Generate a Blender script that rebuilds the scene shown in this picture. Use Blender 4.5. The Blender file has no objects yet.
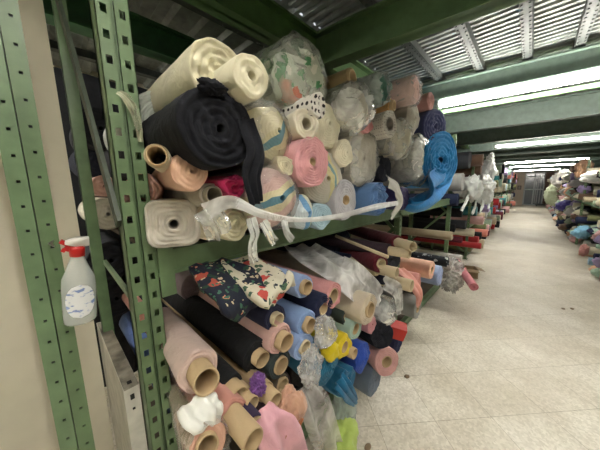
import bpy, bmesh, math, random
import numpy as np
from mathutils import Vector, Matrix, noise
C = bpy.context.scene.collection
PI = math.pi
# ------------------------------------------------------------ camera
F = 240.0
H = 1.55
def _basis():
    a = np.array([531-300, 184-225, F], float); d = np.array([328-300, 1790-225, F], float)
    Y = a/np.linalg.norm(a); D = d-Y*(d@Y); D /= np.linalg.norm(D)
    Z = -D; return np.cross(Y, Z), Y, Z
BX, BY, BZ = _basis()
cd = bpy.data.cameras.new('camera'); cam = bpy.data.objects.new('camera', cd); C.objects.link(cam)
cd.lens = 36*F/600; cd.sensor_width = 36; cd.sensor_fit = 'HORIZONTAL'; cd.clip_start = 0.02; cd.clip_end = 100
right = Vector((BX[0], BY[0], BZ[0])); up = -Vector((BX[1], BY[1], BZ[1])); back = -Vector((BX[2], BY[2], BZ[2]))
m = Matrix.Identity(4)
for i in range(3): m[i][0] = right[i]; m[i][1] = up[i]; m[i][2] = back[i]
m[2][3] = H
cam.matrix_world = m
bpy.context.scene.camera = cam
def ray(px, py):
    r = np.array([px-300, py-225, F]); return Vector((r@BX, r@BY, r@BZ))
def atx(px, py, x): r = ray(px, py); return r*(x/r.x)+Vector((0, 0, H))
def aty(px, py, y): r = ray(px, py); return r*(y/r.y)+Vector((0, 0, H))
def atz(px, py, z): r = ray(px, py); return r*((z-H)/r.z)+Vector((0, 0, H))
def depth(p):
    q = Vector(p)-Vector((0, 0, H)); return -(q.dot(back))

# ------------------------------------------------------------ materials
def lin(h):
    h = h.lstrip('#'); v = [int(h[i:i+2], 16)/255 for i in (0, 2, 4)]
    return tuple(c/12.92 if c <= .04045 else ((c+.055)/1.055)**2.4 for c in v)+(1,)
_mats = {}
def newmat(name):
    m = bpy.data.materials.new(name); m.use_nodes = True
    n = m.node_tree; b = n.nodes['Principled BSDF']; return m, n, b
def N(n, t, **k):
    o = n.nodes.new(t)
    for a, v in k.items():
        if a in o.inputs: o.inputs[a].default_value = v
        else: setattr(o, a, v)
    return o
def fab(hexc, rough=.92, bump=.35, scale=45, var=.12, sheen=.15):
    key = ('f', hexc, rough, bump, scale)
    if key in _mats: return _mats[key]
    m, n, b = newmat('fabric'); L = n.links.new
    c = lin(hexc)
    tc = N(n, 'ShaderNodeTexCoord')
    nz = N(n, 'ShaderNodeTexNoise'); nz.inputs['Scale'].default_value = 9; nz.inputs['Detail'].default_value = 4
    L(tc.outputs['Object'], nz.inputs['Vector'])
    cr = N(n, 'ShaderNodeValToRGB')
    cr.color_ramp.elements[0].position = .3; cr.color_ramp.elements[1].position = .7
    cr.color_ramp.elements[0].color = tuple(x*(1-var) for x in c[:3])+(1,)
    cr.color_ramp.elements[1].color = tuple(min(1, x*(1+var)) for x in c[:3])+(1,)
    L(nz.outputs['Fac'], cr.inputs['Fac']); L(cr.outputs['Color'], b.inputs['Base Color'])
    n2 = N(n, 'ShaderNodeTexNoise'); n2.inputs['Scale'].default_value = scale*.55; n2.inputs['Detail'].default_value = 7; n2.inputs['Distortion'].default_value = .7
    L(tc.outputs['Object'], n2.inputs['Vector'])
    bp = N(n, 'ShaderNodeBump'); bp.inputs['Strength'].default_value = bump; bp.inputs['Distance'].default_value = .018
    L(n2.outputs['Fac'], bp.inputs['Height']); L(bp.outputs['Normal'], b.inputs['Normal'])
    b.inputs['Roughness'].default_value = rough
    b.inputs['Sheen Weight'].default_value = sheen if max(c[:3]) > .12 else 0
    _mats[key] = m; return m
def metal(hexc, rough=.45, met=0.0, grime=.15, bump=.05):
    key = ('m', hexc, rough, met)
    if key in _mats: return _mats[key]
    m, n, b = newmat('painted_metal'); L = n.links.new; c = lin(hexc)
    tc = N(n, 'ShaderNodeTexCoord'); nz = N(n, 'ShaderNodeTexNoise'); nz.inputs['Scale'].default_value = 14; nz.inputs['Detail'].default_value = 8
    L(tc.outputs['Object'], nz.inputs['Vector'])
    cr = N(n, 'ShaderNodeValToRGB'); cr.color_ramp.elements[0].position = .35; cr.color_ramp.elements[1].position = .65
    cr.color_ramp.elements[0].color = tuple(x*(1-grime) for x in c[:3])+(1,); cr.color_ramp.elements[1].color = tuple(min(1, x*(1+grime)) for x in c[:3])+(1,)
    L(nz.outputs['Fac'], cr.inputs['Fac']); L(cr.outputs['Color'], b.inputs['Base Color'])
    bp = N(n, 'ShaderNodeBump'); bp.inputs['Strength'].default_value = bump; L(nz.outputs['Fac'], bp.inputs['Height']); L(bp.outputs['Normal'], b.inputs['Normal'])
    b.inputs['Roughness'].default_value = rough; b.inputs['Metallic'].default_value = met
    _mats[key] = m; return m
def pattern(kind, base, cols, scale=10, thr=.25, axis='X', freq=6.0):
    """floral / dots / bands, laid out in the thing's own object space"""
    key = (kind, base, tuple(cols), scale, thr, freq)
    if key in _mats: return _mats[key]
    m, n, b = newmat(kind+'_fabric'); L = n.links.new
    tc = N(n, 'ShaderNodeTexCoord'); b.inputs['Roughness'].default_value = .8
    def mix(fac, c1, c2):
        mx = n.nodes.new('ShaderNodeMix'); mx.data_type = 'RGBA'
        L(fac, mx.inputs[0])
        if isinstance(c1, tuple): mx.inputs[6].default_value = c1
        else: L(c1, mx.inputs[6])
        if isinstance(c2, tuple): mx.inputs[7].default_value = c2
        else: L(c2, mx.inputs[7])
        return mx.outputs[2]
    def less(sock, t):
        mt = n.nodes.new('ShaderNodeMath'); mt.operation = 'LESS_THAN'; mt.inputs[1].default_value = t; L(sock, mt.inputs[0]); return mt.outputs[0]
    cur = lin(base)
    if kind == 'floral':
        nz = N(n, 'ShaderNodeTexNoise'); nz.inputs['Scale'].default_value = 40; L(tc.outputs['Object'], nz.inputs['Vector'])
        ad = n.nodes.new('ShaderNodeMix'); ad.data_type = 'VECTOR'; ad.inputs[0].default_value = .035
        L(tc.outputs['Object'], ad.inputs[4]); L(nz.outputs['Color'], ad.inputs[5])
        for i, (h, s, t) in enumerate(cols):
            mp = n.nodes.new('ShaderNodeMapping'); mp.inputs['Location'].default_value = (i*3.1, i*1.7, i*.9); L(ad.outputs[1], mp.inputs['Vector'])
            v = N(n, 'ShaderNodeTexVoronoi'); v.inputs['Scale'].default_value = s; v.inputs['Randomness'].default_value = 1; L(mp.outputs[0], v.inputs['Vector'])
            cur = mix(less(v.outputs['Distance'], t), cur, lin(h))
    elif kind == 'dots':
        v = N(n, 'ShaderNodeTexVoronoi'); v.inputs['Scale'].default_value = scale; v.inputs['Randomness'].default_value = .25; L(tc.outputs['Object'], v.inputs['Vector'])
        cur = mix(less(v.outputs['Distance'], thr), cur, lin(cols[0]))
    elif kind == 'band':
        sp = n.nodes.new('ShaderNodeSeparateXYZ')
        nz = N(n, 'ShaderNodeTexNoise'); nz.inputs['Scale'].default_value = 9; L(tc.outputs['Object'], nz.inputs['Vector'])
        ad = n.nodes.new('ShaderNodeMix'); ad.data_type = 'VECTOR'; ad.inputs[0].default_value = .05
        L(tc.outputs['Object'], ad.inputs[4]); L(nz.outputs['Color'], ad.inputs[5]); L(ad.outputs[1], sp.inputs[0])
        mt = n.nodes.new('ShaderNodeMath'); mt.operation = 'MULTIPLY_ADD'; mt.inputs[1].default_value = freq; mt.inputs[2].default_value = .5 if axis == 'Z' else 0; L(sp.outputs[{'X': 0, 'Y': 1, 'Z': 2}[axis]], mt.inputs[0])
        fr = n.nodes.new('ShaderNodeMath'); fr.operation = 'FRACT'; L(mt.outputs[0], fr.inputs[0])
        cr = N(n, 'ShaderNodeValToRGB'); cr.color_ramp.interpolation = 'CONSTANT'
        cr.color_ramp.elements[0].color = lin(base); cr.color_ramp.elements[1].position = cols[0][1]; cr.color_ramp.elements[1].color = lin(cols[0][0])
        for h, p in cols[1:]:
            e = cr.color_ramp.elements.new(p); e.color = lin(h)
        L(fr.outputs[0], cr.inputs['Fac']); cur = cr.outputs['Color']
    if isinstance(cur, tuple): b.inputs['Base Color'].default_value = cur
    else: L(cur, b.inputs['Base Color'])
    n2 = N(n, 'ShaderNodeTexNoise'); n2.inputs['Scale'].default_value = 60; L(tc.outputs['Object'], n2.inputs['Vector'])
    bp = N(n, 'ShaderNodeBump'); bp.inputs['Strength'].default_value = .3; bp.inputs['Distance'].default_value = .01; L(n2.outputs['Fac'], bp.inputs['Height']); L(bp.outputs['Normal'], b.inputs['Normal'])
    _mats[key] = m; return m
def film(alpha=.35, hexc='#e9ece8', rough=.18):
    """thin clear plastic: see-through, milky, with glossy crinkles"""
    key = ('p', alpha, hexc, rough)
    if key in _mats: return _mats[key]
    m = bpy.data.materials.new('plastic_film'); m.use_nodes = True; n = m.node_tree; L = n.links.new
    n.nodes.remove(n.nodes['Principled BSDF']); out = n.nodes['Material Output']
    tc = N(n, 'ShaderNodeTexCoord')
    v = N(n, 'ShaderNodeTexNoise'); v.inputs['Scale'].default_value = 13; v.inputs['Detail'].default_value = 3; v.inputs['Distortion'].default_value = .8; L(tc.outputs['Object'], v.inputs['Vector'])
    bp = N(n, 'ShaderNodeBump'); bp.inputs['Strength'].default_value = .5; bp.inputs['Distance'].default_value = .015; L(v.outputs['Fac'], bp.inputs['Height'])
    tr = n.nodes.new('ShaderNodeBsdfTransparent'); df = n.nodes.new('ShaderNodeBsdfDiffuse'); tl = n.nodes.new('ShaderNodeBsdfTranslucent'); gl = n.nodes.new('ShaderNodeBsdfGlossy')
    df.inputs['Color'].default_value = tuple(min(1, v*1.15) for v in lin(hexc)[:3])+(1,); tl.inputs['Color'].default_value = lin(hexc); gl.inputs['Roughness'].default_value = rough
    L(bp.outputs['Normal'], gl.inputs['Normal'])
    a = n.nodes.new('ShaderNodeMixShader'); a.inputs[0].default_value = .25; L(df.outputs[0], a.inputs[1]); L(tl.outputs[0], a.inputs[2])
    cr = N(n, 'ShaderNodeMapRange'); cr.inputs['From Min'].default_value = .35; cr.inputs['From Max'].default_value = .68; cr.inputs['To Min'].default_value = alpha*.6; cr.inputs['To Max'].default_value = min(1, alpha*1.45); L(v.outputs['Fac'], cr.inputs['Value'])
    b = n.nodes.new('ShaderNodeMixShader'); L(cr.outputs[0], b.inputs[0]); L(tr.outputs[0], b.inputs[1]); L(a.outputs[0], b.inputs[2])
    fr = n.nodes.new('ShaderNodeFresnel'); fr.inputs['IOR'].default_value = 1.5; L(bp.outputs['Normal'], fr.inputs['Normal'])
    mu = n.nodes.new('ShaderNodeMath'); mu.operation = 'MULTIPLY'; mu.inputs[1].default_value = .6; L(fr.outputs[0], mu.inputs[0]); c = n.nodes.new('ShaderNodeMixShader'); L(mu.outputs[0], c.inputs[0]); L(b.outputs[0], c.inputs[1]); L(gl.outputs[0], c.inputs[2]); L(c.outputs[0], out.inputs['Surface'])
    _mats[key] = m; return m
def kraft():
    key = 'kraft'
    if key in _mats: return _mats[key]
    _mats[key] = fab('#b9a17c', rough=.75, bump=.1, scale=120, var=.1, sheen=0); return _mats[key]
KR = kraft()
KR2 = fab('#cdbd9c', rough=.75, bump=.1, scale=110, var=.08, sheen=0)
GREEN = metal('#647c58', .42); GREEN_D = metal('#2f4f33', .5); GREEN_L = metal('#6c8562', .4)
GREYGREEN = metal('#4c5f58', .5)
GALV = metal('#8b918d', .5, .3, .2)
WHITE_M = metal('#c9c6ba', .5); DARK = metal('#2a2e2b', .6)

# ------------------------------------------------------------ object helpers
def obj(name, me, mat, parent=None):
    if isinstance(me, bmesh.types.BMesh):
        d = bpy.data.meshes.new(name); me.to_mesh(d); me.free(); me = d
    o = bpy.data.objects.new(name, me); C.objects.link(o)
    if mat is not None and not me.materials: me.materials.append(mat)
    if parent: o.parent = parent
    return o
def tag(o, label=None, cat=None, group=None, kind=None):
    if label: o['label'] = label
    if cat: o['category'] = cat
    if group: o['group'] = group
    if kind: o['kind'] = kind
    return o
def empty(name, loc, rot=None):
    o = bpy.data.objects.new(name, None); C.objects.link(o); o.location = loc; o.empty_display_size = .05
    if rot is not None: o.rotation_mode = 'QUATERNION'; o.rotation_quaternion = rot
    return o
def struct(name, bm, mat):
    o = obj(name, bm, mat); o['kind'] = 'structure'; return o
def box(bm, x0, x1, y0, y1, z0, z1):
    vs = [bm.verts.new((x, y, z)) for x in (x0, x1) for y in (y0, y1) for z in (z0, z1)]
    for f in ((0, 1, 3, 2), (4, 6, 7, 5), (0, 4, 5, 1), (2, 3, 7, 6), (0, 2, 6, 4), (1, 5, 7, 3)): bm.faces.new([vs[i] for i in f])
def nb(): return bmesh.new()
def bxm(*a):
    bm = nb(); box(bm, *a); return bm
def bar(bm, p, q, w, h, upv=Vector((0, 1, 0))):
    p = Vector(p); q = Vector(q); d = (q-p).normalized(); s = d.cross(upv).normalized(); t = s.cross(d)
    vs = [bm.verts.new(e+s*(i*w/2)+t*(j*h/2)) for e in (p, q) for i, j in ((-1, -1), (1, -1), (1, 1), (-1, 1))]
    for f in ((3, 2, 1, 0), (4, 5, 6, 7), (0, 1, 5, 4), (1, 2, 6, 5), (2, 3, 7, 6), (3, 0, 4, 7)): bm.faces.new([vs[i] for i in f])
def lathe(bm, prof, segs=24, axis='Z', off=(0, 0, 0), sx=1, sy=1):
    rings = []
    for r, z in prof:
        ring = []
        for k in range(segs):
            a = 2*PI*k/segs; u, v = r*math.cos(a)*sx, r*math.sin(a)*sy
            p = (u, v, z) if axis == 'Z' else (z, u, v)
            ring.append(bm.verts.new(Vector(p)+Vector(off)))
        rings.append(ring)
    for a, b in zip(rings, rings[1:]):
        for k in range(segs):
            bm.faces.new((a[k], a[(k+1) % segs], b[(k+1) % segs], b[k]))
    return rings
def smooth(me, on=True):
    for p in me.polygons: p.use_smooth = on
def tomesh(bm, name='mesh', sm=True):
    bmesh.ops.recalc_face_normals(bm, faces=bm.faces)
    d = bpy.data.meshes.new(name); bm.to_mesh(d); bm.free()
    if sm: smooth(d)
    return d

# ------------------------------------------------------------ fabric roll
def shape_fn(seed, lump, sq, flat):
    ph = [random.Random(seed*7+i).uniform(0, 2*PI) for i in range(6)]
    def fn(th, x=0):
        s = 1+lump*(math.sin(2*th+ph[0]+x*2)*.6+math.sin(3*th+ph[1]-x*3)*.5+math.sin(5*th+ph[2]+x*5)*.3)
        if sq:
            c, q = abs(math.cos(th)), abs(math.sin(th)); s *= 1/((c**(2+sq*4)+q**(2+sq*4))**(1/(2+sq*4)))
        return s
    return fn
def roll_mesh(L, R, rc, seed=0, lump=.03, sq=0, flat=1.0, pitch=.009, amp=.0025, dome=0.0, rough=0.0, segs=40, sag=0, hole=True, taper=0.0):
    """a wound roll of cloth along local X, end face at x=0 (spiral layers modelled), body going to -L"""
    bm = nb(); fn = shape_fn(seed, lump, sq, flat); rings = []
    nx = max(5, int(L/(.09 if segs < 30 else .035)))
    def ring(rad, x, w=1.0, spiral=0.0, no=0.0):
        vs = []
        for k in range(segs):
            th = 2*PI*k/segs
            s = 1+(fn(th, x if w > .99 else 0)-1)*w
            r = rad*s
            if no: r += no*(noise.noise(Vector((math.cos(th)*2.2, math.sin(th)*2.2, x*7+seed*3.3))))
            if no is not None and w > .99: r += R*.016*noise.noise(Vector((math.cos(th)*4, math.sin(th)*4, x*22+seed)))+R*.01*noise.noise(Vector((math.cos(th)*9+seed, math.sin(th)*9, x*6)))
            dx = 0
            if spiral: dx = spiral*(2*abs(((rad/pitch-th/(2*PI)) % 1)-.5)-.5)*2
            if spiral: dx += amp*2.5*noise.noise(Vector((math.cos(th)*rad*40, math.sin(th)*rad*40, seed)))
            vs.append(bm.verts.new((x+dx, r*math.cos(th), r*math.sin(th)*flat)))
        rings.append(vs)
    # back cap centre
    ring(R*.05, -L); ring(R*.93*(1-taper), -L)
    for i in range(nx):
        t = i/(nx-1); x = -L+.012+(L-.02)*t
        ring(R*(1-taper*(1-t)), x, no=rough*R)
    ring(R*.992, -.003, no=rough*R)
    n = int(min(44, max(5, (R-rc)/pitch*4)))
    for i in range(n+1):
        rad = R*.97+(rc-R*.97)*i/n
        ring(rad, dome*(i/n), w=(1-(i/n)**2*.8), spiral=amp, no=0)
    if rc > 0.001 and hole:
        ring(rc, dome-.02, w=.2); ring(rc*.95, dome-.16, w=.2); ring(rc*.1, dome-.165, w=.2)
    else: ring(max(rc*.2, .0005), dome*1.02, w=.2)
    for a, b in zip(rings, rings[1:]):
        for k in range(segs): bm.faces.new((a[k], a[(k+1) % segs], b[(k+1) % segs], b[k]))
    bm.faces.new(rings[0]); bm.faces.new(rings[-1])
    bmesh.ops.translate(bm, verts=bm.verts, vec=(0, 0, 0))
    return tomesh(bm)
def tube_mesh(L, r, wall=.004, segs=26, seed=0):
    """hollow cardboard tube along local X, mouth at x=0"""
    bm = nb(); rr = random.Random(seed); e = rr.uniform(-.04, .04)
    pr = [(r*.98, -L), (r, -L+.002), (r, -.25), (r, -.002), (r-.0012, 0), (r-wall+.0008, 0), (r-wall, -.002), (r-wall, -.12), (r-wall, -L)]
    lathe(bm, pr, segs, 'X', sx=1+e, sy=1-e)
    return tomesh(bm)
def quat_dir(d, spin=0):
    d = Vector(d).normalized(); q = Vector((1, 0, 0)).rotation_difference(d)
    return q @ Vector((1, 0, 0)).rotation_difference(Vector((1, 0, 0))) if not spin else q @ Matrix.Rotation(spin, 3, 'X').to_quaternion()
def wrap_mesh(L, R, seed, over=.05, close=.35, crump=.12, segs=44, start=None):
    """loose plastic sleeve round a roll: crumpled tube that gathers past the end"""
    bm = nb(); rings = []; L0 = L if start is None else start
    xs = [-L0+i*(L0)/22 for i in range(23)]+[over*.3, over*.6, over*.85, over]
    for x in xs:
        t = 0 if x <= 0 else x/over
        rad = R*(1+(.05 if x <= 0 else 0))*(1-(1-close)*t**1.5)
        vs = []
        for k in range(segs):
            th = 2*PI*k/segs; c, s = math.cos(th), math.sin(th)
            nz = abs(noise.noise(Vector((c*2.5+seed, s*2.5, x*9))))*1.1+abs(noise.noise(Vector((c*6, s*6+seed, x*20))))*.5
            r = rad*(1+crump*nz*(1+1.2*t))
            vs.append(bm.verts.new((x+.02*t*noise.noise(Vector((c*5, s*5, seed))), r*c, r*s)))
        rings.append(vs)
    for a, b in zip(rings, rings[1:]):
        for k in range(segs): bm.faces.new((a[k], a[(k+1) % segs], b[(k+1) % segs], b[k]))
    return tomesh(bm)
def lump_mesh(sx, sy, sz, seed, sub=4, crump=.25, fold=3.0, flatbot=0):
    """crumpled cloth / bagged bundle: warped, creased folds"""
    bm = nb(); bmesh.ops.create_icosphere(bm, subdivisions=sub, radius=1)
    o = Vector((seed*1.7, seed*.9, seed*2.3))
    for v in bm.verts:
        p = v.co.copy()
        w = p+Vector((noise.noise(p*1.6+o), noise.noise(p*1.6+o*2), noise.noise(p*1.6-o)))*.7
        a = (1-abs(noise.noise(w*fold*.7+o)))**3; b = (1-abs(noise.noise(w*fold*1.5+o*2)))**3; c = (1-abs(noise.noise(w*fold*3+o)))**2
        g = noise.noise(p*1.1+o)
        v.co = p*(.82+crump*(a*.65+b*.28+c*.06-.3)*1.6+.35*g)
        v.co.x *= sx; v.co.y *= sy; v.co.z *= sz
    return tomesh(bm)
def strip_mesh(path, w, seed=0, th=.004, folds=2.0, amp=.15, nw=14, sub=10, wdir=(0, 1, 0)):
    """sheet of cloth or film following a path (list of points, widths may vary)"""
    P = [Vector(p) for p in path]; W = w if isinstance(w, (list, tuple)) else [w]*len(P)
    pts = []
    n = len(P)
    for i in range((n-1)*sub+1):
        t = i/sub; k = min(int(t), n-2); f = t-k
        a, b, c, d = P[max(k-1, 0)], P[k], P[k+1], P[min(k+2, n-1)]
        p = .5*((2*b)+(c-a)*f+(2*a-5*b+4*c-d)*f*f+(3*b-3*c+d-a)*f**3)
        pts.append((p, W[k]*(1-f)+W[k+1]*f))
    bm = nb(); rows = []; wd0 = Vector(wdir).normalized()
    for i, (p, ww) in enumerate(pts):
        d = (pts[min(i+1, len(pts)-1)][0]-pts[max(i-1, 0)][0]).normalized()
        wd = (wd0-d*wd0.dot(d)).normalized(); nn = d.cross(wd)
        row = []
        for j in range(nw+1):
            u = j/nw-.5
            q = p+wd*(u*ww*(1+.12*noise.noise(Vector((i*.15, seed, u*2)))))+nn*(amp*ww*(math.sin(u*folds*2*PI+seed+i*.06)*.5+noise.noise(Vector((u*5, i*.13, seed*1.3)))))
            row.append(bm.verts.new(q))
        rows.append(row)
    for a, b in zip(rows, rows[1:]):
        for j in range(nw): bm.faces.new((a[j], a[j+1], b[j+1], b[j]))
    me = tomesh(bm)
    if th:
        b2 = nb(); b2.from_mesh(me); bmesh.ops.solidify(b2, geom=b2.faces[:], thickness=th); me2 = tomesh(b2); return me2
    return me

ROLLS = []
def roll(px, py, xe, rp, label, color, group, core=None, cp=.0, cpx=None, L=1.25, name='fabric_roll', wrap=None, to=None, mat=None, shelf=0, fix=False, coremat=None, slant=0, **k):
    """spec of one roll whose end centre is seen near (px, py) at plane x = xe, radius rp in photo pixels"""
    ROLLS.append(dict(px=px, py=py, xe=xe, rp=rp, label=label, color=color, group=group, core=core, cp=cp, L=L, name=name, wrap=wrap, to=to, mat=mat, shelf=shelf, fix=fix, k=k, coremat=coremat, slant=slant))
def build_rolls():
    for i, s in enumerate(ROLLS):
        p = atx(s['px'], s['py'], s['xe']); s['p'] = p; s['p0'] = p.copy()
        s['d'] = Vector((1, 0, 0)) if s['to'] is None else (p-atx(s['to'][0], s['to'][1], s['to'][2])).normalized()
        s['R'] = s['rp']*depth(p)/F
        if not s['slant'] and s['shelf'] == 0 and not s['fix'] and s['px'] > 260: s['slant'] = random.Random(i).uniform(-.05, .3)
        if s['slant']: s['d'] = Vector((1, -s['slant'], 0)).normalized()
        if s['shelf'] == 1 and s['cp']: p = p-s['d']*s['cp']; s['p'] = p; s['p0'] = p.copy()
        while not s['fix'] and p.y-s['R'] < .21 and p.x > -.88:
            p = atx(s['px'], s['py'], p.x-.02); s['R'] = s['rp']*depth(p)/F; s['p'] = p; s['p0'] = p.copy()
    # small relaxation so that neighbouring rolls do not run through each other
    for it in range(60):
        for i, a in enumerate(ROLLS):
            for b in ROLLS[i+1:]:
                if a['shelf'] != b['shelf'] or (a['fix'] and b['fix']): continue
                dy = b['p'].y-a['p'].y; dz = b['p'].z-a['p'].z; d = math.hypot(dy, dz)+1e-6
                fa = a['k'].get('flat', 1); fb = b['k'].get('flat', 1)
                ov = (a['R']*min(1, fa)+b['R']*min(1, fb))*.96-d
                if ov > 0:
                    ma = 0 if a['fix'] else 1; mb = 0 if b['fix'] else 1
                    wa = ma/(ma+mb*(a['R']/b['R'])**-1) if ma+mb else 0
                    sA = ov*.3*(ma*(.5 if mb else 1)); sB = ov*.3*(mb*(.5 if ma else 1))
                    a['p'].y -= dy/d*sA; a['p'].z -= dz/d*sA; b['p'].y += dy/d*sB; b['p'].z += dz/d*sB
        for a in ROLLS:
            dv = a['p']-a['p0']; lim = .05
            if dv.length > lim: a['p'] = a['p0']+dv*(lim/dv.length)
            floor_z = {0: 1.375, 1: .06}[a['shelf']]
            if a['p'].z-a['R']*a['k'].get('flat', 1) < floor_z: a['p'].z = floor_z+a['R']*a['k'].get('flat', 1)
    for i, s in enumerate(ROLLS):
        R = s['R']; rc = (s['core']*depth(s['p'])/F) if s['core'] else R*.08
        k = dict(s['k']); spin = k.pop('spin', 0); k.setdefault('seed', i+1)
        q = quat_dir(s['d'], spin)
        me = roll_mesh(s['L'], R, rc if s['core'] else R*.1, hole=True, **k)
        mt = s['mat'] or fab(s['color'])
        if s['core'] or s['wrap']:
            t = empty(s['name'], s['p'], q)
            obj('fabric', me, mt, t)
            if s['core']:
                cl = s['cp']+.22
                c = obj('cardboard_core', tube_mesh(cl, rc*.99, wall=rc*.17, seed=i), s['coremat'] or KR, t); c.location.x = s['cp']
            if s['wrap']:
                w = dict(s['wrap']); al = w.pop('alpha', .35); hx = w.pop('hex', '#e9ece8')
                obj('plastic_wrap', wrap_mesh(s['L'], R*w.pop('f', 1.06), i+.5, **w), film(al, hx), t)
        else:
            t = obj(s['name'], me, mt); t.location = s['p']; t.rotation_mode = 'QUATERNION'; t.rotation_quaternion = q
        tag(t, s['label'], 'fabric roll', s['group'])
#@@DATA
# ============================================================ THE SETTING
XR0, XR1, YR0, YR1, ZC = -3.4, 2.9, -3.2, 24.6, H+1.2
def floor_mat():
    m, n, b = newmat('terrazzo_tiles'); L = n.links.new; tc = N(n, 'ShaderNodeTexCoord')
    mp = n.nodes.new('ShaderNodeMapping'); mp.inputs['Rotation'].default_value = (0, 0, math.radians(-47)); mp.inputs['Location'].default_value = (-1.348+.2-.2, -1.326, 0); L(tc.outputs['Object'], mp.inputs['Vector'])
    v = N(n, 'ShaderNodeTexVoronoi'); v.inputs['Scale'].default_value = 75; L(mp.outputs[0], v.inputs['Vector'])
    cr = N(n, 'ShaderNodeValToRGB'); e = cr.color_ramp.elements; e[0].color = lin('#d8d2c4'); e[1].color = lin('#efeade'); e[0].position = .2; e[1].position = .8
    L(v.outputs['Color'], cr.inputs['Fac'])
    nz = N(n, 'ShaderNodeTexNoise'); nz.inputs['Scale'].default_value = 1.3; nz.inputs['Detail'].default_value = 9; nz.inputs['Roughness'].default_value = .65; L(mp.outputs[0], nz.inputs['Vector'])
    c2 = N(n, 'ShaderNodeValToRGB'); e = c2.color_ramp.elements; e[0].color = lin('#d6d1c6'); e[1].color = (1, 1, 1, 1); e[0].position = .35; e[1].position = .62; L(nz.outputs['Fac'], c2.inputs['Fac'])
    mx = n.nodes.new('ShaderNodeMix'); mx.data_type = 'RGBA'; mx.blend_type = 'MULTIPLY'; mx.inputs[0].default_value = 1; L(cr.outputs[0], mx.inputs[6]); L(c2.outputs[0], mx.inputs[7])
    br = N(n, 'ShaderNodeTexBrick'); br.offset = 0; br.inputs['Scale'].default_value = 1; br.inputs['Brick Width'].default_value = .39; br.inputs['Row Height'].default_value = .39; br.inputs['Mortar Size'].default_value = .0016
    br.inputs['Color1'].default_value = (1, 1, 1, 1); br.inputs['Color2'].default_value = lin('#f6f4ef'); br.inputs['Mortar'].default_value = lin('#bdb7aa'); L(mp.outputs[0], br.inputs['Vector'])
    m2 = n.nodes.new('ShaderNodeMix'); m2.data_type = 'RGBA'; m2.blend_type = 'MULTIPLY'; m2.inputs[0].default_value = 1; L(mx.outputs[2], m2.inputs[6]); L(br.outputs['Color'], m2.inputs[7])
    L(m2.outputs[2], b.inputs['Base Color'])
    c3 = N(n, 'ShaderNodeValToRGB'); e = c3.color_ramp.elements; e[0].color = (.42,)*3+(1,); e[1].color = (.7,)*3+(1,); e[0].position = .4; e[1].position = .6; L(nz.outputs['Fac'], c3.inputs['Fac']); L(c3.outputs[0], b.inputs['Roughness'])
    n3 = N(n, 'ShaderNodeTexNoise'); n3.inputs['Scale'].default_value = 30; L(mp.outputs[0], n3.inputs['Vector'])
    bp = N(n, 'ShaderNodeBump'); bp.inputs['Strength'].default_value = .12; bp.inputs['Distance'].default_value = .01; L(n3.outputs['Fac'], bp.inputs['Height']); L(bp.outputs['Normal'], b.inputs['Normal'])
    return m
CREAM = fab('#d9d2bd', rough=.85, bump=.05, scale=4, var=.04, sheen=0)
GREYW = fab('#a9a39a', rough=.85, bump=.05, scale=5, var=.05, sheen=0)
struct('floor', bxm(XR0, XR1, YR0, YR1, -.1, 0), floor_mat())
struct('wall_left', bxm(XR0-.1, XR0, YR0, YR1, 0, ZC+.1), CREAM)
struct('wall_right', bxm(XR1, XR1+.1, YR0, YR1, 0, ZC+.1), GREYW)
struct('wall_back', bxm(XR0, XR1, YR1, YR1+.1, 0, ZC+.1), fab('#b9ab98', rough=.85, bump=.05, scale=4, var=.04, sheen=0))
struct('wall_front', bxm(XR0, XR1, YR0-.1, YR0, 0, ZC+.1), GREYW)
struct('wall_side', bxm(-1.5, -1.44, YR0, .085, 0, ZC), CREAM)
# corrugated steel deck, ribs running across the aisle
def deck(x0, x1, pit, dp):
    bm = nb(); ys = []; y = YR0
    while y < YR1:
        for t, z in ((0, 0), (.3, 0), (.42, dp), (.78, dp), (.9, 0)): ys.append((y+t*pit, ZC+z))
        y += pit
    rows = [[bm.verts.new((x, a, z)) for a, z in ys] for x in (x0, x1)]
    for i in range(len(ys)-1): bm.faces.new((rows[0][i], rows[0][i+1], rows[1][i+1], rows[1][i]))
    struct('ceiling', tomesh(bm, sm=False), GALV)
deck(XR0, -1.28, .19, .035)
deck(-1.28, XR1, .07, .016)
# cross beams (deep green I-sections) under the joists
SK = .12
def skew(o, xc=-.85):
    o.rotation_euler.z = math.atan(SK); return o
def ibeam(p0, p1, z0, z1, fl=.11, web=.012, tf=.014, along='X'):
    bm = nb(); a0, a1 = p0, p1
    if along == 'X':
        x0, x1, yc = a0[0], a1[0], a0[1]
        box(bm, x0, x1, yc-web/2, yc+web/2, z0, z1); box(bm, x0, x1, yc-fl/2, yc+fl/2, z0, z0+tf); box(bm, x0, x1, yc-fl/2, yc+fl/2, z1-tf, z1)
    else:
        y0, y1, xc = a0[1], a1[1], a0[0]
        box(bm, xc-web/2, xc+web/2, y0, y1, z0, z1); box(bm, xc-fl/2, xc+fl/2, y0, y1, z0, z0+tf); box(bm, xc-fl/2, xc+fl/2, y0, y1, z1-tf, z1)
    return bm
BY0, BSTEP = 1.60, 1.55
beams_y = [BY0+BSTEP*i for i in range(-3, 15)]
for i, yb in enumerate(beams_y):
    x0 = -1.26+.05 if abs(yb-BY0) < .01 else XR0
    o = struct('ceiling_beam', ibeam((-2.5, 0, 0), (3.7, 0, 0), H+(.93 if i == 4 else .89 if i < 4 else .84), H+1.12), metal('#55704a', .45) if i < 4 else metal('#66766c', .45))
    o.location = (-.85, yb, 0); skew(o)
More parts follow.
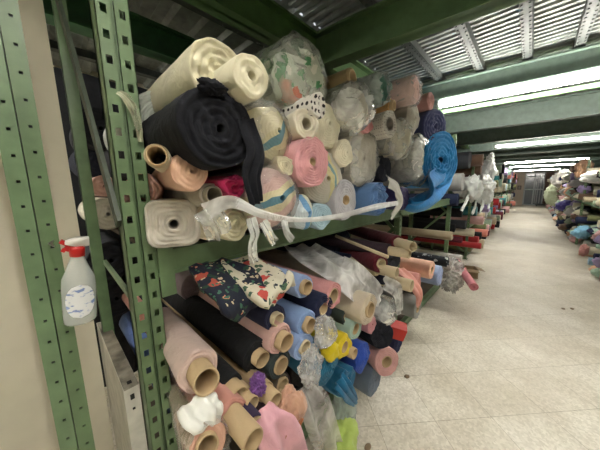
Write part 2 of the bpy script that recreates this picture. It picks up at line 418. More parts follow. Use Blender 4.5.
struct('ceiling_beam', ibeam((-1.28, YR0, 0), (-1.28, YR1, 0), H+.93, H+1.12, along='Y'), metal('#4c6c3c', .45))
struct('ceiling_beam', ibeam((-1.98, YR0, 0), (-1.98, YR1, 0), H+.93, H+1.12, along='Y'), metal('#2f5533', .5))
o = struct('ceiling_beam', bxm(-2.5, 3.7, .02, .07, H+.795, H+.835), metal('#6f9668', .4)); o.location = (-.85, BY0+BSTEP, 0); skew(o)
# light perforated joists along the aisle, carrying the deck
for xj in (-2.9, -2.4, -1.65, -.84, -.48, -.13, .19, .55, .9, 1.3, 1.7, 2.1, 2.5):
    bm = nb(); box(bm, xj-.035, xj+.035, YR0, YR1, ZC-.06, ZC-.056); box(bm, xj-.035, xj-.031, YR0, YR1, ZC-.06, ZC-.001); box(bm, xj+.031, xj+.035, YR0, YR1, ZC-.06, ZC-.001)
    yy = 1.0
    while yy < 8:
        for s in (-.02, .02): box(bm, xj+s-.006, xj+s+.006, yy, yy+.012, ZC-.066, ZC-.06)
        yy += .06
    struct('ceiling_joist', bm, metal('#4c514e', .55, .2))
# ceiling lamps: twin tube fittings on the near face of the beams
def emis(hexc, s):
    key = ('e', hexc, s)
    if key in _mats: return _mats[key]
    m, n, b = newmat('lit_tube'); b.inputs['Base Color'].default_value = (1, 1, 1, 1); b.inputs['Emission Color'].default_value = lin(hexc); b.inputs['Emission Strength'].default_value = s; _mats[key] = m; return m
lamp_specs = [(-1, 'behind the camera end of the aisle'), (1, 'nearest, above the bright blue roll'), (4, 'second along the aisle, past the near racks'), (8, 'third along the aisle'), (10, 'fourth along the aisle'), (12, 'farthest along the aisle, before the glazed door')]
lroot = None
def lamp(yb, x0, x1, lab, drop=0):
    z = H+.95-drop
    t = empty('ceiling_lamp', ((x0+x1)/2, yb-(0 if drop else .085)+SK*((x0+x1)/2+.85), z)); t.rotation_euler.z = math.atan(SK); hw = (x1-x0)/2
    bm = nb(); box(bm, -hw, hw, -.005, .025, -.03, .03); obj('housing', tomesh(bm, sm=False), metal('#e4e6e2', .4), t)
    for s in (-.05, .045):
        bm = nb(); lathe(bm, [(.001, -hw+.03), (.019, -hw+.03), (.019, hw-.03), (.001, hw-.03)], 12, 'X'); o = obj('tube', tomesh(bm), emis('#fff9f0', LAMP), t); o.location = (0, s+.01, -.004)
    bm = nb(); 
    for e in (-hw, hw-.02): box(bm, e, e+.02, -.062, .074, -.03, .03)
    obj('end_cap', tomesh(bm, sm=False), metal('#d8dad6', .4), t)
    tag(t, lab, 'ceiling lamp', 'fluorescent lamps along the aisle')
LAMP = 30
EXPO = 1.62
lamp(BY0-2*BSTEP, -.75, 1.7, 'white twin-tube ceiling lamp on the beam behind the near rack end')
lamp(BY0-BSTEP, -.55, 1.9, 'white twin-tube ceiling lamp on the beam above the aisle beside the first rack post')
lamp(BY0+BSTEP-.03, -.84, 1.75, 'long white twin-tube ceiling lamp nearest of all, just above the blue rolls', .065)
lamp(BY0+3.4*BSTEP, -.66, 1.75, 'long white twin-tube ceiling lamp, second nearest along the aisle', .13)
lamp(BY0+7*BSTEP, -.85, 1.35, 'long white twin-tube ceiling lamp, third from the camera along the aisle', .13)
lamp(BY0+9*BSTEP, -.85, 1.3, 'long white twin-tube ceiling lamp, fourth from the camera along the aisle', .13)
lamp(BY0+12*BSTEP, -.85, 1.15, 'long white twin-tube ceiling lamp closest to the far wall and door', .13)
lamp(-.45, -3.1, -1.9, 'short twin-tube lamp added unseen to brighten the deck behind the near rack', .2)  # unseen extra lamp, added to brighten the deck behind the rack
# glazed door in the far wall
def far_door():
    y = YR1
    bm = nb()
    for a in (-.32, .68, .18): box(bm, a-.04, a+.04, y-.09, y-.001, 0, 2.35)
    for z in (0, 1.12, 2.05, 2.3): box(bm, -.32, .68, y-.09, y-.001, z, z+.08)
    d = tag(obj('door_1', tomesh(bm, sm=False), metal('#9da3a3', .4)), kind='structure')
    m, n, b = newmat('dark_glass'); b.inputs['Base Color'].default_value = lin('#4a5157'); b.inputs['Roughness'].default_value = .15
    bm = nb(); box(bm, -.3, .66, y-.05, y-.03, .05, 2.3); obj('glass', tomesh(bm, sm=False), m, d)
    bm = nb()
    for a in (.26, .36, .5): box(bm, a, a+.05, y-.058, y-.052, .15, 2.0)
    obj('frosted_strip', tomesh(bm, sm=False), metal('#8c8f90', .5), d)
far_door()
for (x0, x1, z0, z1, lab) in ((-1.0, -.78, 1.15, 1.5, 'small dark framed notice on the far wall, the one farther from the door'), (-.72, -.5, 1.15, 1.45, 'small dark framed notice on the far wall, beside the glazed door'), (-.95, -.72, 1.8, 2.0, 'small dark notice high on the far wall above two others')):
    bm = nb(); box(bm, x0, x1, YR1-.03, YR1-.001, z0, z1); o = obj('notice_board', tomesh(bm, sm=False), metal('#5a4c44', .6))
    tag(o, lab, 'notice')
    bm = nb(); box(bm, x0+.05, x1-.05, YR1-.034, YR1-.031, z0+.06, z1-.06); obj('paper', tomesh(bm, sm=False), fab('#8f8880'), o)
bm = nb(); box(bm, .35, 1.0, 23.6, 24.0, .06, .14); box(bm, .4, .44, 23.62, 23.98, 0, .06); box(bm, .9, .94, 23.62, 23.98, 0, .06)
tag(obj('low_trolley', tomesh(bm, sm=False), DARK), 'low black platform trolley on the floor before the far glazed door', 'trolley')
tag(obj('dark_curtain', strip_mesh([(.98, 24.35, 2.35), (.98, 24.35, 1.2), (.98, 24.35, .15)], .55, 3, .01, 3, .05, wdir=(1, 0, 0)), fab('#5c4a40')), 'brown cloth hanging beside the far glazed door', 'curtain')

# ============================================================ RACKS
def upright_mesh(h, w=.075, dp=.07, pitch=.057, hw=.016, hh=.02):
    """perforated folded steel post; front face at x=0, near side at y=0"""
    bm = nb(); t = .002
    def plate(fn):
        a = (w-hw)/2
        fn(0, a, 0, h); fn(w-a, w, 0, h)
        z = 0.03; last = 0
        while z+hh < h:
            fn(a, w-a, last, z); last = z+hh; z += pitch
        fn(a, w-a, last, h)
    plate(lambda u0, u1, z0, z1: box(bm, -t, 0, u0, u1, z0, z1))
    k = dp/w
    plate(lambda u0, u1, z0, z1: box(bm, -dp+u0*k, -dp+u1*k, 0, t, z0, z1))
    plate(lambda u0, u1, z0, z1: box(bm, -dp+u0*k, -dp+u1*k, w-t, w, z0, z1))
    # stiffening ridge beside the corner
    box(bm, -.004, .003, w*.06, w*.12, 0, h)
    bmesh.ops.scale(bm, vec=(1, 1, 1), verts=bm.verts)
    return tomesh(bm, sm=False)
def front_upright_mesh(h):
    bm = nb(); t = .002; w = .0355
    for u in (0, .0415):
        box(bm, -t, 0, u, u+.011, 0, h); box(bm, -t, 0, u+.0245, u+w, 0, h); z = .03; last = 0
        while z+.021 < h: box(bm, -t, 0, u+.011, u+.0245, last, z); last = z+.021; z += .062
        box(bm, -t, 0, u+.011, u+.0245, last, h)
    box(bm, -.012, -.010, w, .0415, 0, h); box(bm, -.012, 0, w-.0015, w, 0, h); box(bm, -.012, 0, .0415, .043, 0, h)
    for y in (0, .075):
        box(bm, -.07, 0, y, y+t, 0, h)
    box(bm, -.07, -.05, 0, .012, 0, h); box(bm, -.07, -.05, .065, .077, 0, h)
    return tomesh(bm, sm=False)
UPH = front_upright_mesh(2.45); UP = upright_mesh(2.28, .06, .05); UPS = upright_mesh(2.1, .045, .04)
def upright(mesh, x, y, label, mat=GREEN, flip=False, base=True, group=None, xb=None, zb=None):
    t = empty('rack_upright', (x, y, 0))
    obj('front_post', mesh, mat, t)
    if xb is not None:
        o = obj('rear_post', mesh, mat, t); o.location.x = xb-x; 
        bm = nb(); zz = .15; s = 1
        while zz < 2.0:
            bar(bm, (-.06, .02, zz if s > 0 else zz+.5), (xb-x, .02, zz+.5 if s > 0 else zz), .03, .012); zz += .5; s = -s
        obj('brace', tomesh(bm, sm=False), mat, t)
    if base:
        bm = nb(); box(bm, -.09, .02, -.02, .085, 0, .006); obj('foot_plate', tomesh(bm, sm=False), mat, t)
    tag(t, label, 'rack upright', group); return t
XF = -.85
# first frame: built piece by piece as the photo shows it
t = empty('rack_upright', (XF, .145, 0))
obj('front_post', UPH, GREEN, t)
bm = nb(); bar(bm, aty(50, -30, .12)-Vector((XF, .145, 0)), aty(119, 224, .14)-Vector((XF, .145, 0)), .045, .012)
obj('brace', tomesh(bm, sm=False), metal('#4c5548', .5), t)
bm = nb(); bar(bm, aty(105, 262, .15)-Vector((XF, .145, 0)), aty(136, 303, .16)-Vector((XF, .145, 0)), .02, .012)
obj('brace', tomesh(bm, sm=False), metal('#8fa386', .5), t)
bm = nb(); box(bm, -.60, -.55, -.035, .005, 0, 2.5); obj('rear_post', tomesh(bm, sm=False), GREEN, t)
bm = nb(); box(bm, -.09, .02, -.02, .095, 0, .006); obj('foot_plate', tomesh(bm, sm=False), GREEN, t)
# twist of clear tape wound on the post
tp = [atx(118, 92, XF+.012), atx(128, 100, XF+.02), atx(137, 120, XF+.02), atx(141, 142, XF+.012)]
obj('tape', strip_mesh([p-Vector((XF, .145, 0)) for p in tp], [.02, .025, .02, .012], 2, .0, 1.5, .2), film(.55, '#d8d6b8'), t)
tag(t, 'tall green perforated rack post wound with clear tape at the near rack end', 'rack upright')
upright(UP, XF, 2.22, 'green perforated rack post midway along the near rack, below the denim blue roll', base=True, group=None, xb=-1.4)
upright(UP, XF, 4.20, 'thin green rack post at the near rack\'s far end, beside the bright blue roll', GREEN, xb=-1.4)
# wide double post standing by the cream partition
def wide_post():
    t = empty('wall_post', (-.95, -.063, 0)); h = 2.6
    for k, nm in enumerate(('channel', 'channel')):
        bm = nb(); x = 0; y0 = k*.0385; w = .036
        # flat web with small round bolt holes: rows of dark recesses cut as plates round them
        hs = .0035; zs = []; z = .04+k*.012; last = 0; a = w*.55
        box(bm, -.004, 0, y0, y0+a-hs, 0, h); box(bm, -.004, 0, y0+a+hs, y0+w, 0, h)
        while z < h-.02: box(bm, -.004, 0, y0+a-hs, y0+a+hs, last, z); last = z+.007; z += .064
        box(bm, -.004, 0, y0+a-hs, y0+a+hs, last, h)
        box(bm, -.05, -.004, y0, y0+.003, 0, h); box(bm, -.05, -.004, y0+w-.003, y0+w, 0, h)
        o = obj('channel', tomesh(bm, sm=False), GREEN if k else GREEN_L, t)
    bm = nb(); box(bm, -.052, -.046, .001, .074, 0, h); obj('backing', tomesh(bm, sm=False), DARK, t)
    tag(t, 'wide green double channel post with small holes, in front of the cream partition', 'post')
wide_post()
# white slotted steel panel beside the first frame
t = empty('metal_panel', (-.93, .1, 0))
bm = nb(); box(bm, -.62, 0, 0, .045, 0, .885); obj('case', tomesh(bm, sm=False), WHITE_M, t)
bm = nb(); box(bm, -.6, .002, .002, .043, .885, .892); obj('top_plate', tomesh(bm, sm=False), metal('#8f897c', .7, 0, .5), t)
for bb in ((-.03, -.014, .015, .028, .8915, .8935), (.0, .0015, .016, .028, .84, .86), (.0, .0015, .018, .026, .80, .808)): obj('slot', tomesh(bxm(*bb), sm=False), metal('#171716', .8), t)
tag(t, 'off-white slotted steel panel with a rusty top, standing left of the first green post', 'metal panel')
# beams and decks
for (px, py, x, R_, hx, la) in ((101, 128, -1.62, .10, '#15161c', 'black roll end seen through the first frame, topmost behind the brace'), (104, 186, -1.60, .055, '#c9a092', 'peach roll end seen through the first frame, behind the brace'), (108, 214, -1.60, .085, '#c9c4b4', 'cream white roll end seen through the first frame, under the peach one'), (99, 160, -1.75, .10, '#1b2030', 'dark navy roll end added to darken the gap beside the peach one'), (104, 262, -1.66, .11, '#22242b', 'charcoal roll end added to darken the gap below the shelf level'), (112, 300, -1.66, .11, '#191a1f', 'black roll end added to darken the gap above the steel panel')):  # navy, charcoal and lower black rolls are added to darken the gap
    p = atx(px, py, x); p.y = max(p.y, .10+R_)
    o = obj('fabric_roll', roll_mesh(.45, R_, R_*.1, int(px), pitch=.02), fab(hx)); o.location = p; tag(o, la, 'fabric roll', 'rolls seen through the first frame')
tag(obj('shade_sheet', strip_mesh([(-2.3, .30, 2.35), (-2.3, .30, 1.3), (-2.3, .30, .02)], 1.3, 8, .006, 4, .03, wdir=(0, 1, 0)), fab('#23252b')), 'added dark sheet standing for the shade behind the near rack, past the first post', 'cloth')  # dark sheet added to stand for the shade behind the rack
def rack_beam(y0, y1, z0, z1, x=XF, label='', mat=GREEN, parent=None):
    bm = nb(); box(bm, x-.04, x, y0, y1, z0, z1); box(bm, x, x+.006, y0, y1, z0, z0+.012); box(bm, x, x+.006, y0, y1, z1-.02, z1)
    o = obj('rack_beam', tomesh(bm, sm=False), mat, parent)
    if label: tag(o, label, 'rack beam')
    return o
ZB0, ZB1 = 1.273, 1.358
for (a, b, la) in ((.22, 2.22, 'green shelf beam under the cream rolls, first bay of the near rack'), (2.28, 4.2, 'green shelf beam in the second bay of the near rack, ending at the thin post')):
    o = rack_beam(a, b, ZB0, ZB1, label=la)
    bm = nb()
    for yy in ([a+.003] if a < 1 else [a+.003, b-.003]): box(bm, XF+.003, XF+.009, yy-.0, yy+.045 if yy < b-.1 else yy, ZB0-.07, ZB1+.02)
    if a < 1: obj('end_connector', tomesh(bm, sm=False), GREEN, o)
    else: bm.free()
for (a, b, la) in ((.22, 2.22, 'low green beam near the floor in the first bay, mostly behind the roll ends'), (2.28, 4.2, 'low green beam near the floor in front of the second bay')):
    rack_beam(a, b, .05, .12, label=la)
WOOD = fab('#4b4136', rough=.8, bump=.2, scale=20, var=.2, sheen=0)
for (a, b, la) in ((.23, 2.2, 'dark board deck under the upper rolls of the first bay'), (2.3, 4.18, 'dark board deck under the upper rolls of the second bay')):
    tag(obj('shelf_deck', tomesh(bxm(-1.95, XF-.04, a, b, 1.335, 1.352), sm=False), WOOD), la, 'shelf deck')
for (a, b, la) in ((.23, 2.2, 'dark bottom deck carrying the lower pile of the first bay'), (2.3, 4.18, 'dark bottom deck carrying the lower pile of the second bay')):
    tag(obj('shelf_deck', tomesh(bxm(-1.95, XF-.04, a, b, .07, .09), sm=False), WOOD), la, 'shelf deck')

# ============================================================ SPRAY BOTTLE
def bottle():
    p = atx(81, 322, -.885)
    t = empty('spray_bottle', p); t.rotation_euler = (math.radians(-4), math.radians(6), 0)
    m, n, b = newmat('clear_plastic'); b.inputs['Base Color'].default_value = lin('#dfe6e4'); b.inputs['Roughness'].default_value = .08; b.inputs['Alpha'].default_value = .42; b.inputs['IOR'].default_value = 1.5
    bm = nb(); lathe(bm, [(.001, .0), (.030, .001), (.035, .008), (.036, .03), (.036, .11), (.034, .135), (.026, .155), (.016, .185), (.0125, .20), (.0125, .215)], 30, 'Z', sx=.62, sy=1)
    obj('bottle_body', tomesh(bm), m, t)
    bm = nb(); lathe(bm, [(.001, .004), (.030, .006), (.0335, .012), (.034, .07), (.001, .0705)], 30, 'Z', sx=.6, sy=1)
    m2, n2, b2 = newmat('cleaning_liquid'); b2.inputs['Base Color'].default_value = lin('#cfd8d2'); b2.inputs['Roughness'].default_value = .1; b2.inputs['Alpha'].default_value = .35
    obj('liquid', tomesh(bm), m2, t)
    bm = nb(); lathe(bm, [(.0135, .195), (.0155, .196), (.0165, .215), (.015, .223), (.001, .224)], 24, 'Z'); obj('collar', tomesh(bm), metal('#c0201f', .35, 0, .05), t)
    # head: white trigger housing
    bm = nb(); bmesh.ops.create_cube(bm, size=1)
    bmesh.ops.scale(bm, vec=(.022, .048, .022), verts=bm.verts); bmesh.ops.translate(bm, vec=(0, .001, .234), verts=bm.verts)
    bmesh.ops.subdivide_edges(bm, edges=bm.edges[:], cuts=4)
    for v in bm.verts:
        u = (v.co.y+.023)/.048; v.co.z = .234+(v.co.z-.234)*(.35+.75*math.sin(min(1, u*1.1)*PI*.62)); v.co.x *= .6+.4*math.sin(u*PI)
    obj('spray_head', tomesh(bm), metal('#eceae4', .35, 0, .03), t)
    bm = nb(); bar(bm, (0, -.014, .226), (0, -.022, .212), .012, .006, Vector((1, 0, 0))); bar(bm, (0, -.022, .212), (0, -.029, .216), .010, .005, Vector((1, 0, 0)))
    bar(bm, (0, -.027, .23), (0, -.021, .238), .016, .012, Vector((1, 0, 0)))
    obj('trigger', tomesh(bm, sm=False), metal('#c0201f', .35, 0, .05), t)
    # dip tube
    bm = nb(); lathe(bm, [(.002, .01), (.002, .2)], 8, 'Z'); obj('dip_tube', tomesh(bm), metal('#e8e8e4'), t)
    # printed label: oval white sticker wrapped on the front, blue script smear
    m3, n3, b3 = newmat('label_print'); L = n3.links.new
    tc = N(n3, 'ShaderNodeTexCoord'); wv = N(n3, 'ShaderNodeTexNoise'); wv.inputs['Scale'].default_value = 55; wv.inputs['Detail'].default_value = 2
    mp = n3.nodes.new('ShaderNodeMapping'); mp.inputs['Scale'].default_value = (1, 1, 2.2); L(tc.outputs['Object'], mp.inputs['Vector']); L(mp.outputs[0], wv.inputs['Vector'])
    cr = N(n3, 'ShaderNodeValToRGB'); e = cr.color_ramp.elements; e[0].position = .56; e[1].position = .64; e[0].color = lin('#e6e9ec'); e[1].color = lin('#7b93c6'); L(wv.outputs['Fac'], cr.inputs['Fac']); L(cr.outputs[0], b3.inputs['Base Color']); b3.inputs['Roughness'].default_value = .4
    bm = nb(); R = .0375; rows = []
    for i in range(17):
        a = -1+2*i/16; w = math.sqrt(max(0, 1-a*a))*.93+.02; row = []
        for j in range(11):
            th = (-1+2*j/10)*w*.95; row.append(bm.verts.new((R*.63*math.cos(th), R*math.sin(th), .072+a*.048)))
        rows.append(row)
    for a, b_ in zip(rows, rows[1:]):
        for j in range(10): bm.faces.new((a[j], a[j+1], b_[j+1], b_[j]))
    obj('label', tomesh(bm), m3, t)
    tag(t, 'clear spray bottle with white and red trigger head, hanging beside the wide green post', 'spray bottle')
    # wire hook on the post from which the trigger hangs
    bm = nb(); q = p+Vector((.02, -.03, .235)); pts = [Vector((-.95, -.0, q.z-.005)), Vector((-.92, -.01, q.z-.008)), Vector((q.x-.015, q.y+.004, q.z-.01)), Vector((q.x+.004, q.y+.002, q.z-.005)), Vector((q.x+.008, q.y, q.z+.006))]
    for a, b_ in zip(pts, pts[1:]): bar(bm, a, b_, .003, .003, Vector((0, .3, 1)))
    tag(obj('wire_hook', tomesh(bm, sm=False), metal('#8a8a86', .3, .8)), 'thin steel wire hook on the wide green post holding the spray bottle', 'hook')
bottle()
# dark speckled bundle on the floor by the partition
p = atx(-8, 452, -.98)
o = obj('fabric_bundle', lump_mesh(.12, .12, .42, 77, 4, .2), pattern('dots', '#26262a', ['#b9b4b0'], 26, .18)); o.location = (p.x, p.y-.05, .42)
tag(o, 'dark speckled fabric bundle low in front of the cream partition, beside the wide post', 'fabric bundle')

# ============================================================ UPPER SHELF, NEAR RACK
GU = 'fabric rolls on the upper shelf of the near rack'
U = lambda *a, **k: roll(*a, group=GU, shelf=0, **k)
U(222, 76, -.66, 33, 'large cream foam-backed roll on top, above the big navy roll', '#cfc9ab', seed=1, core=None, pitch=.02, amp=.006, lump=.02, rough=.02, fix=True, L=1.4)
U(252, 76, -.55, 21, 'thick cream roll protruding from the large cream roll, open dark centre', '#d6d0b4', core=5.5, seed=2, pitch=.016, amp=.003, lump=.05, fix=True, L=.3, coremat=fab('#c9c3a6'))
U(220, 128, -.60, 40, 'very large navy towelling roll with loose spiralling layers', '#070a14', seed=3, pitch=.021, amp=.005, lump=.03, rough=.04, fix=True, L=1.15)
U(163, 122, -.98, 29, 'pale grey roll half hidden behind the big navy roll', '#b5bab0', seed=4, fix=True, L=.5)
U(157, 156, -.66, 12, 'narrow kraft tube sticking out under the big navy roll', '#b7a98c', core=10, cp=.01, seed=5, lump=.01, L=1.3, slant=.4, fix=True)
U(190, 172, -.68, 18, 'peach roll with a rounded spiral end, below the navy roll', '#e0b79c', seed=6, pitch=.012, amp=.003, dome=.02, lump=.07, L=1.3, slant=.15, fix=True)
U(159, 189, -.62, 16, 'pinkish peach roll with a loose scrolled end, beside the first green post', '#cf9f8c', core=3.5, seed=7, pitch=.016, amp=.007, lump=.12, coremat=fab('#a87c68'), slant=.4)
U(211, 195, -.68, 12, 'grey roll with a wide dark hollow core, above the cream rosette roll', '#9b9384', core=9, cp=.02, seed=8, lump=.04, coremat=fab('#8f8674'))
U(174, 224, -.78, 24, 'squarish off-white roll with wavy layers resting at the beam corner', '#c8c2b5', core=5, seed=9, pitch=.013, amp=.005, lump=.03, sq=.7, coremat=fab('#9d9788'), fix=True, slant=.25)
U(212, 222, -.80, 20, 'cream outer roll lying behind the rosette-ended cream roll', '#d3cdb4', seed=10, L=1.2, fix=True)
U(234, 229, -.72, 17, 'cream roll with a crumpled rosette end, hanging over the green beam', '#ded8ba', seed=11, pitch=.014, amp=.008, lump=.05, dome=.01, L=.6, fix=True)
U(270, 133, -.66, 26, 'cream bundle roll with a teal band, right of the big navy roll', '#d8cfa2', mat=pattern('band', '#d5cda8', [('#cfc7a2', .40), ('#678d97', .47), ('#cfc7a2', .60), ('#d5cdb0', .68)], freq=5.5, axis='Z'), seed=12, lump=.1, rough=.12, amp=.001, dome=.05, spin=.7, wrap=dict(alpha=.16, over=.03, crump=.12, close=.6), fix=True)
U(268, 192, -.64, 29, 'pale pink and yellow roll with a blue stripe round it, under the first teal band', '#d8b4ac', mat=pattern('band', '#cdb0a8', [('#cfc6a4', .45), ('#5a8392', .56), ('#cfc6a0', .67), ('#caaaa3', .8)], freq=5.2, axis='Z'), seed=13, lump=.1, rough=.12, amp=.001, dome=.05, spin=.35, wrap=dict(alpha=.16, over=.03, crump=.12, close=.6))
U(305, 76, -.67, 32, 'large floral roll in clear plastic at the top of the pile', '#c8d0c0', mat=pattern('floral', '#c5cdbb', [('#41794a', 9, .34), ('#cf5f3c', 8, .30), ('#5f9a6b', 14, .3), ('#e8e8da', 16, .25)]), seed=14, lump=.05, rough=.06, wrap=dict(alpha=.34, over=.05, crump=.14, close=.4, f=1.03, hex='#d8ddd0'), fix=True, L=1.2)
U(319, 105, -.58, 12, 'white roll with black polka dots under the plastic-wrapped floral roll', '#e6e4dc', mat=pattern('dots', '#dcd9d0', ['#1c1b1e'], 42, .3), seed=15, lump=.1, L=.9, fix=True)
U(304, 128, -.60, 15, 'small cream roll with an open scrolled end, above the pink roll', '#ddd6c2', core=6, seed=16, pitch=.014, amp=.005, lump=.06, coremat=fab('#b9b19a'))
U(313, 162, -.60, 25, 'soft pink roll with a thin kraft core in the middle of the shelf', '#dba3a6', core=4.5, seed=17, pitch=.010, amp=.004, lump=.04, rough=.04, fix=True)
U(333, 121, -.66, 20, 'soft cream roll between the scrolled roll and the crumpled white bag', '#ddd8bf', seed=18, lump=.12, rough=.12, dome=.02)
U(351, 78, -.62, 9, 'brown cardboard tube beside the plastic-wrapped floral roll', '#a08a66', core=7.5, cp=.01, seed=19, L=1.0, fix=True)
U(340, 161, -.62, 13, 'small cream roll end right of the soft pink roll', '#e2dcc4', seed=20, lump=.09, dome=.015, rough=.1)
U(325, 190, -.66, 25, 'grey-cream striped roll with a yellow and teal edge, below the pink roll', '#c5c1b2', mat=pattern('band', '#c3bfb2', [('#d3cb9c', .30), ('#779ca3', .38), ('#cfc898', .46), ('#c3bfb2', .6)], freq=5.2, axis='Z'), seed=21, lump=.08, rough=.1, amp=.001, dome=.04, spin=1.9)
U(300, 211, -.64, 17, 'pale yellow roll with blue trim, low behind the trailing plastic strip', '#d6d0b0', mat=pattern('band', '#c9ccb6', [('#6c9bc4', .5), ('#c7d3d8', .66)], freq=5.2, axis='Z'), seed=22, lump=.1, rough=.12, amp=.001, dome=.04, spin=1.8)
U(324, 212, -.64, 13, 'light sky-blue roll resting on the green beam', '#a9c6d3', seed=23, lump=.1, rough=.1, dome=.01)
U(346, 200, -.62, 20, 'light grey roll with a cream-ringed core, left of the denim blue roll', '#b9b8bd', core=5, cp=.005, seed=24, pitch=.012, amp=.002, lump=.03, fix=True)
U(352, 178, -.72, 13, 'dusty blue loose roll above the light grey cored roll', '#8fabb8', seed=25, lump=.14, rough=.2)
U(379, 199, -.58, 17, 'denim blue roll with a crumpled end inside a white sheet', '#5d82b4', seed=26, pitch=.014, amp=.009, lump=.05, fix=True, L=1.1)
U(364, 158, -.64, 25, 'clear-bagged pale grey square-ended roll above the blue roll', '#bdb9ad', seed=27, sq=.9, lump=.03, wrap=dict(alpha=.3, over=.03, crump=.12, close=.75), fix=True)
U(354, 117, -.60, 20, 'white roll in crumpled clear plastic, left of the dotted tube', '#d5d2c8', seed=28, lump=.1, rough=.12, wrap=dict(alpha=.5, over=.06, crump=.25, close=.4, f=1.08), L=1.0)
U(366, 133, -.60, 10, 'small salmon pink roll end under the dotted white tube', '#cf8f90', seed=29, lump=.08, L=.8)
U(390, 124, -.56, 13, 'white roll speckled with fine dots, open wide tube end', '#c7c4bd', mat=pattern('dots', '#cbc8c0', ['#8f8b88'], 75, .28), core=7, seed=30, L=1.0, coremat=fab('#8f8b83'))
U(381, 89, -.62, 14, 'dark green roll in milky plastic on the top row', '#3f6a5a', seed=31, lump=.04, wrap=dict(alpha=.38, over=.03, crump=.1, close=.8), fix=True, L=.9)
U(391, 106, -.64, 7, 'small brown cardboard tube between the green and dotted rolls', '#a8814f', core=5, cp=.02, seed=32, L=.9)
U(415, 90, -.60, 13, 'pale pink roll in clear plastic at the far end of the top row', '#d3b3aa', seed=33, lump=.05, dome=.015, wrap=dict(alpha=.22, over=.02, crump=.08, close=.8), fix=True, L=1.0)
U(431, 104, -.62, 8, 'faded red roll end just above the navy-purple roll', '#b98a86', seed=34, lump=.06, L=1.0)
U(435, 127, -.60, 18, 'navy roll with a lilac spiral end beside the ceiling lamp', '#4c5078', mat=fab('#3b426e'), seed=35, pitch=.03, amp=.005, lump=.03, fix=True, L=1.1, slant=.35)
U(441, 160, -.56, 27, 'bright blue roll at the end of the upper shelf, cloth trailing down', '#1f86c8', seed=36, core=3, pitch=.03, amp=.006, lump=.05, rough=.04, coremat=fab('#123f66'), fix=True, L=1.1, slant=.4)
U(412, 115, -.64, 15, 'woolly grey-white roll below the pale pink plastic-wrapped roll', '#b5b1a6', seed=37, lump=.1, rough=.3, dome=.02)
U(401, 141, -.66, 17, 'crumpled cream roll with ragged end under the woolly grey roll', '#c9c4b3', seed=38, lump=.12, rough=.25, wrap=dict(alpha=.3, over=.05, crump=.2, close=.4))
U(420, 160, -.64, 21, 'large grey-white plastic-covered roll left of the bright blue roll', '#bebcb2', seed=39, lump=.08, rough=.1, wrap=dict(alpha=.35, over=.05, crump=.2, close=.6), fix=True)
U(404, 198, -.62, 12, 'deep purple roll low beside the denim blue roll', '#3a3566', seed=40, lump=.1)
U(385, 165, -.75, 13, 'dark roll in the shaded gap above the denim blue roll', '#2b2f3a', seed=41, lump=.05)
U(236, 186, -.66, 12, 'magenta pink folded roll squeezed under the navy roll', '#c0285f', seed=42, lump=.25, rough=.3, pitch=.02, amp=.01)
U(282, 155, -.62, 10, 'small gathered cream knot end of cloth beside the soft pink roll', '#d5cdb0', seed=43, lump=.2, rough=.3, L=.5)
# cloth and film that lies over the upper rolls
def sheet(name, pts, w, label, mat, cat='plastic sheet', group=None, **k):
    o = obj(name, strip_mesh([atx(*p) for p in pts], w, **k), mat); tag(o, label, cat, group); return o
sheet('trailing_cloth', [(247, 118, -.60), (256, 150, -.565), (252, 178, -.56), (257, 204, -.57)], [.055, .06, .055, .045], 'loose navy towelling tail hanging from the big navy roll', fab('#070a14', scale=60, sheen=0), 'cloth', seed=4, th=.006, folds=2, amp=.2)
sheet('plastic_strip', [(205, 212, -.56), (232, 202, -.53), (262, 214, -.56), (300, 220, -.56), (340, 216, -.56), (375, 207, -.53), (398, 203, -.56)], [.045, .03, .024, .016, .022, .028, .028], 'long white plastic strip trailing along the shelf edge to the denim roll', film(.55, '#eeeeea', .5), seed=6, th=0, folds=.7, amp=.06, wdir=(0, 0, 1))
sheet('plastic_strip', [(206, 208, -.57), (216, 222, -.56), (222, 236, -.57)], .07, 'crumpled clear plastic flap beside the cream rosette roll', film(.45), seed=16, th=0, folds=2, amp=.2)
for i, (pts, w, la) in enumerate([
    ([(262, 222, -.56), (270, 236, -.55), (275, 243, -.55)], .03, 'short torn plastic tail over the green beam below the pink-yellow roll'),
    ([(250, 218, -.56), (254, 234, -.55), (252, 248, -.55), (255, 262, -.56)], .03, 'clear plastic tail hanging below the green beam, under the rosette roll'),
    ([(285, 220, -.56), (287, 232, -.55), (293, 240, -.55)], .03, 'ragged plastic tail over the green beam, below the sky-blue roll')]):
    sheet('plastic_tail', pts, w, la, film(.55), seed=20+i, th=0, folds=2, amp=.25)
sheet('loose_cloth', [(267, 222, -.585), (270, 234, -.55), (273, 243, -.55)], [.02, .018, .014], 'narrow cream cloth end hanging over the beam beside the plastic tail', fab('#d8d2bc'), 'cloth', seed=31, th=.004, folds=1, amp=.15)
sheet('white_sheet', [(388, 181, -.60), (397, 189, -.58), (400, 203, -.57), (391, 217, -.58)], [.10, .09, .08, .05], 'white sheet edge curling round the denim blue roll', fab('#cdccc4'), 'cloth', seed=33, th=.003, folds=1, amp=.12)
sheet('trailing_cloth', [(447, 168, -.58), (436, 187, -.58), (418, 198, -.60), (404, 197, -.66)], [.3, .34, .3, .2], 'bright blue cloth sagging down from the bright blue roll', fab('#1c7cc0'), 'cloth', seed=35, th=.005, folds=2, amp=.12)

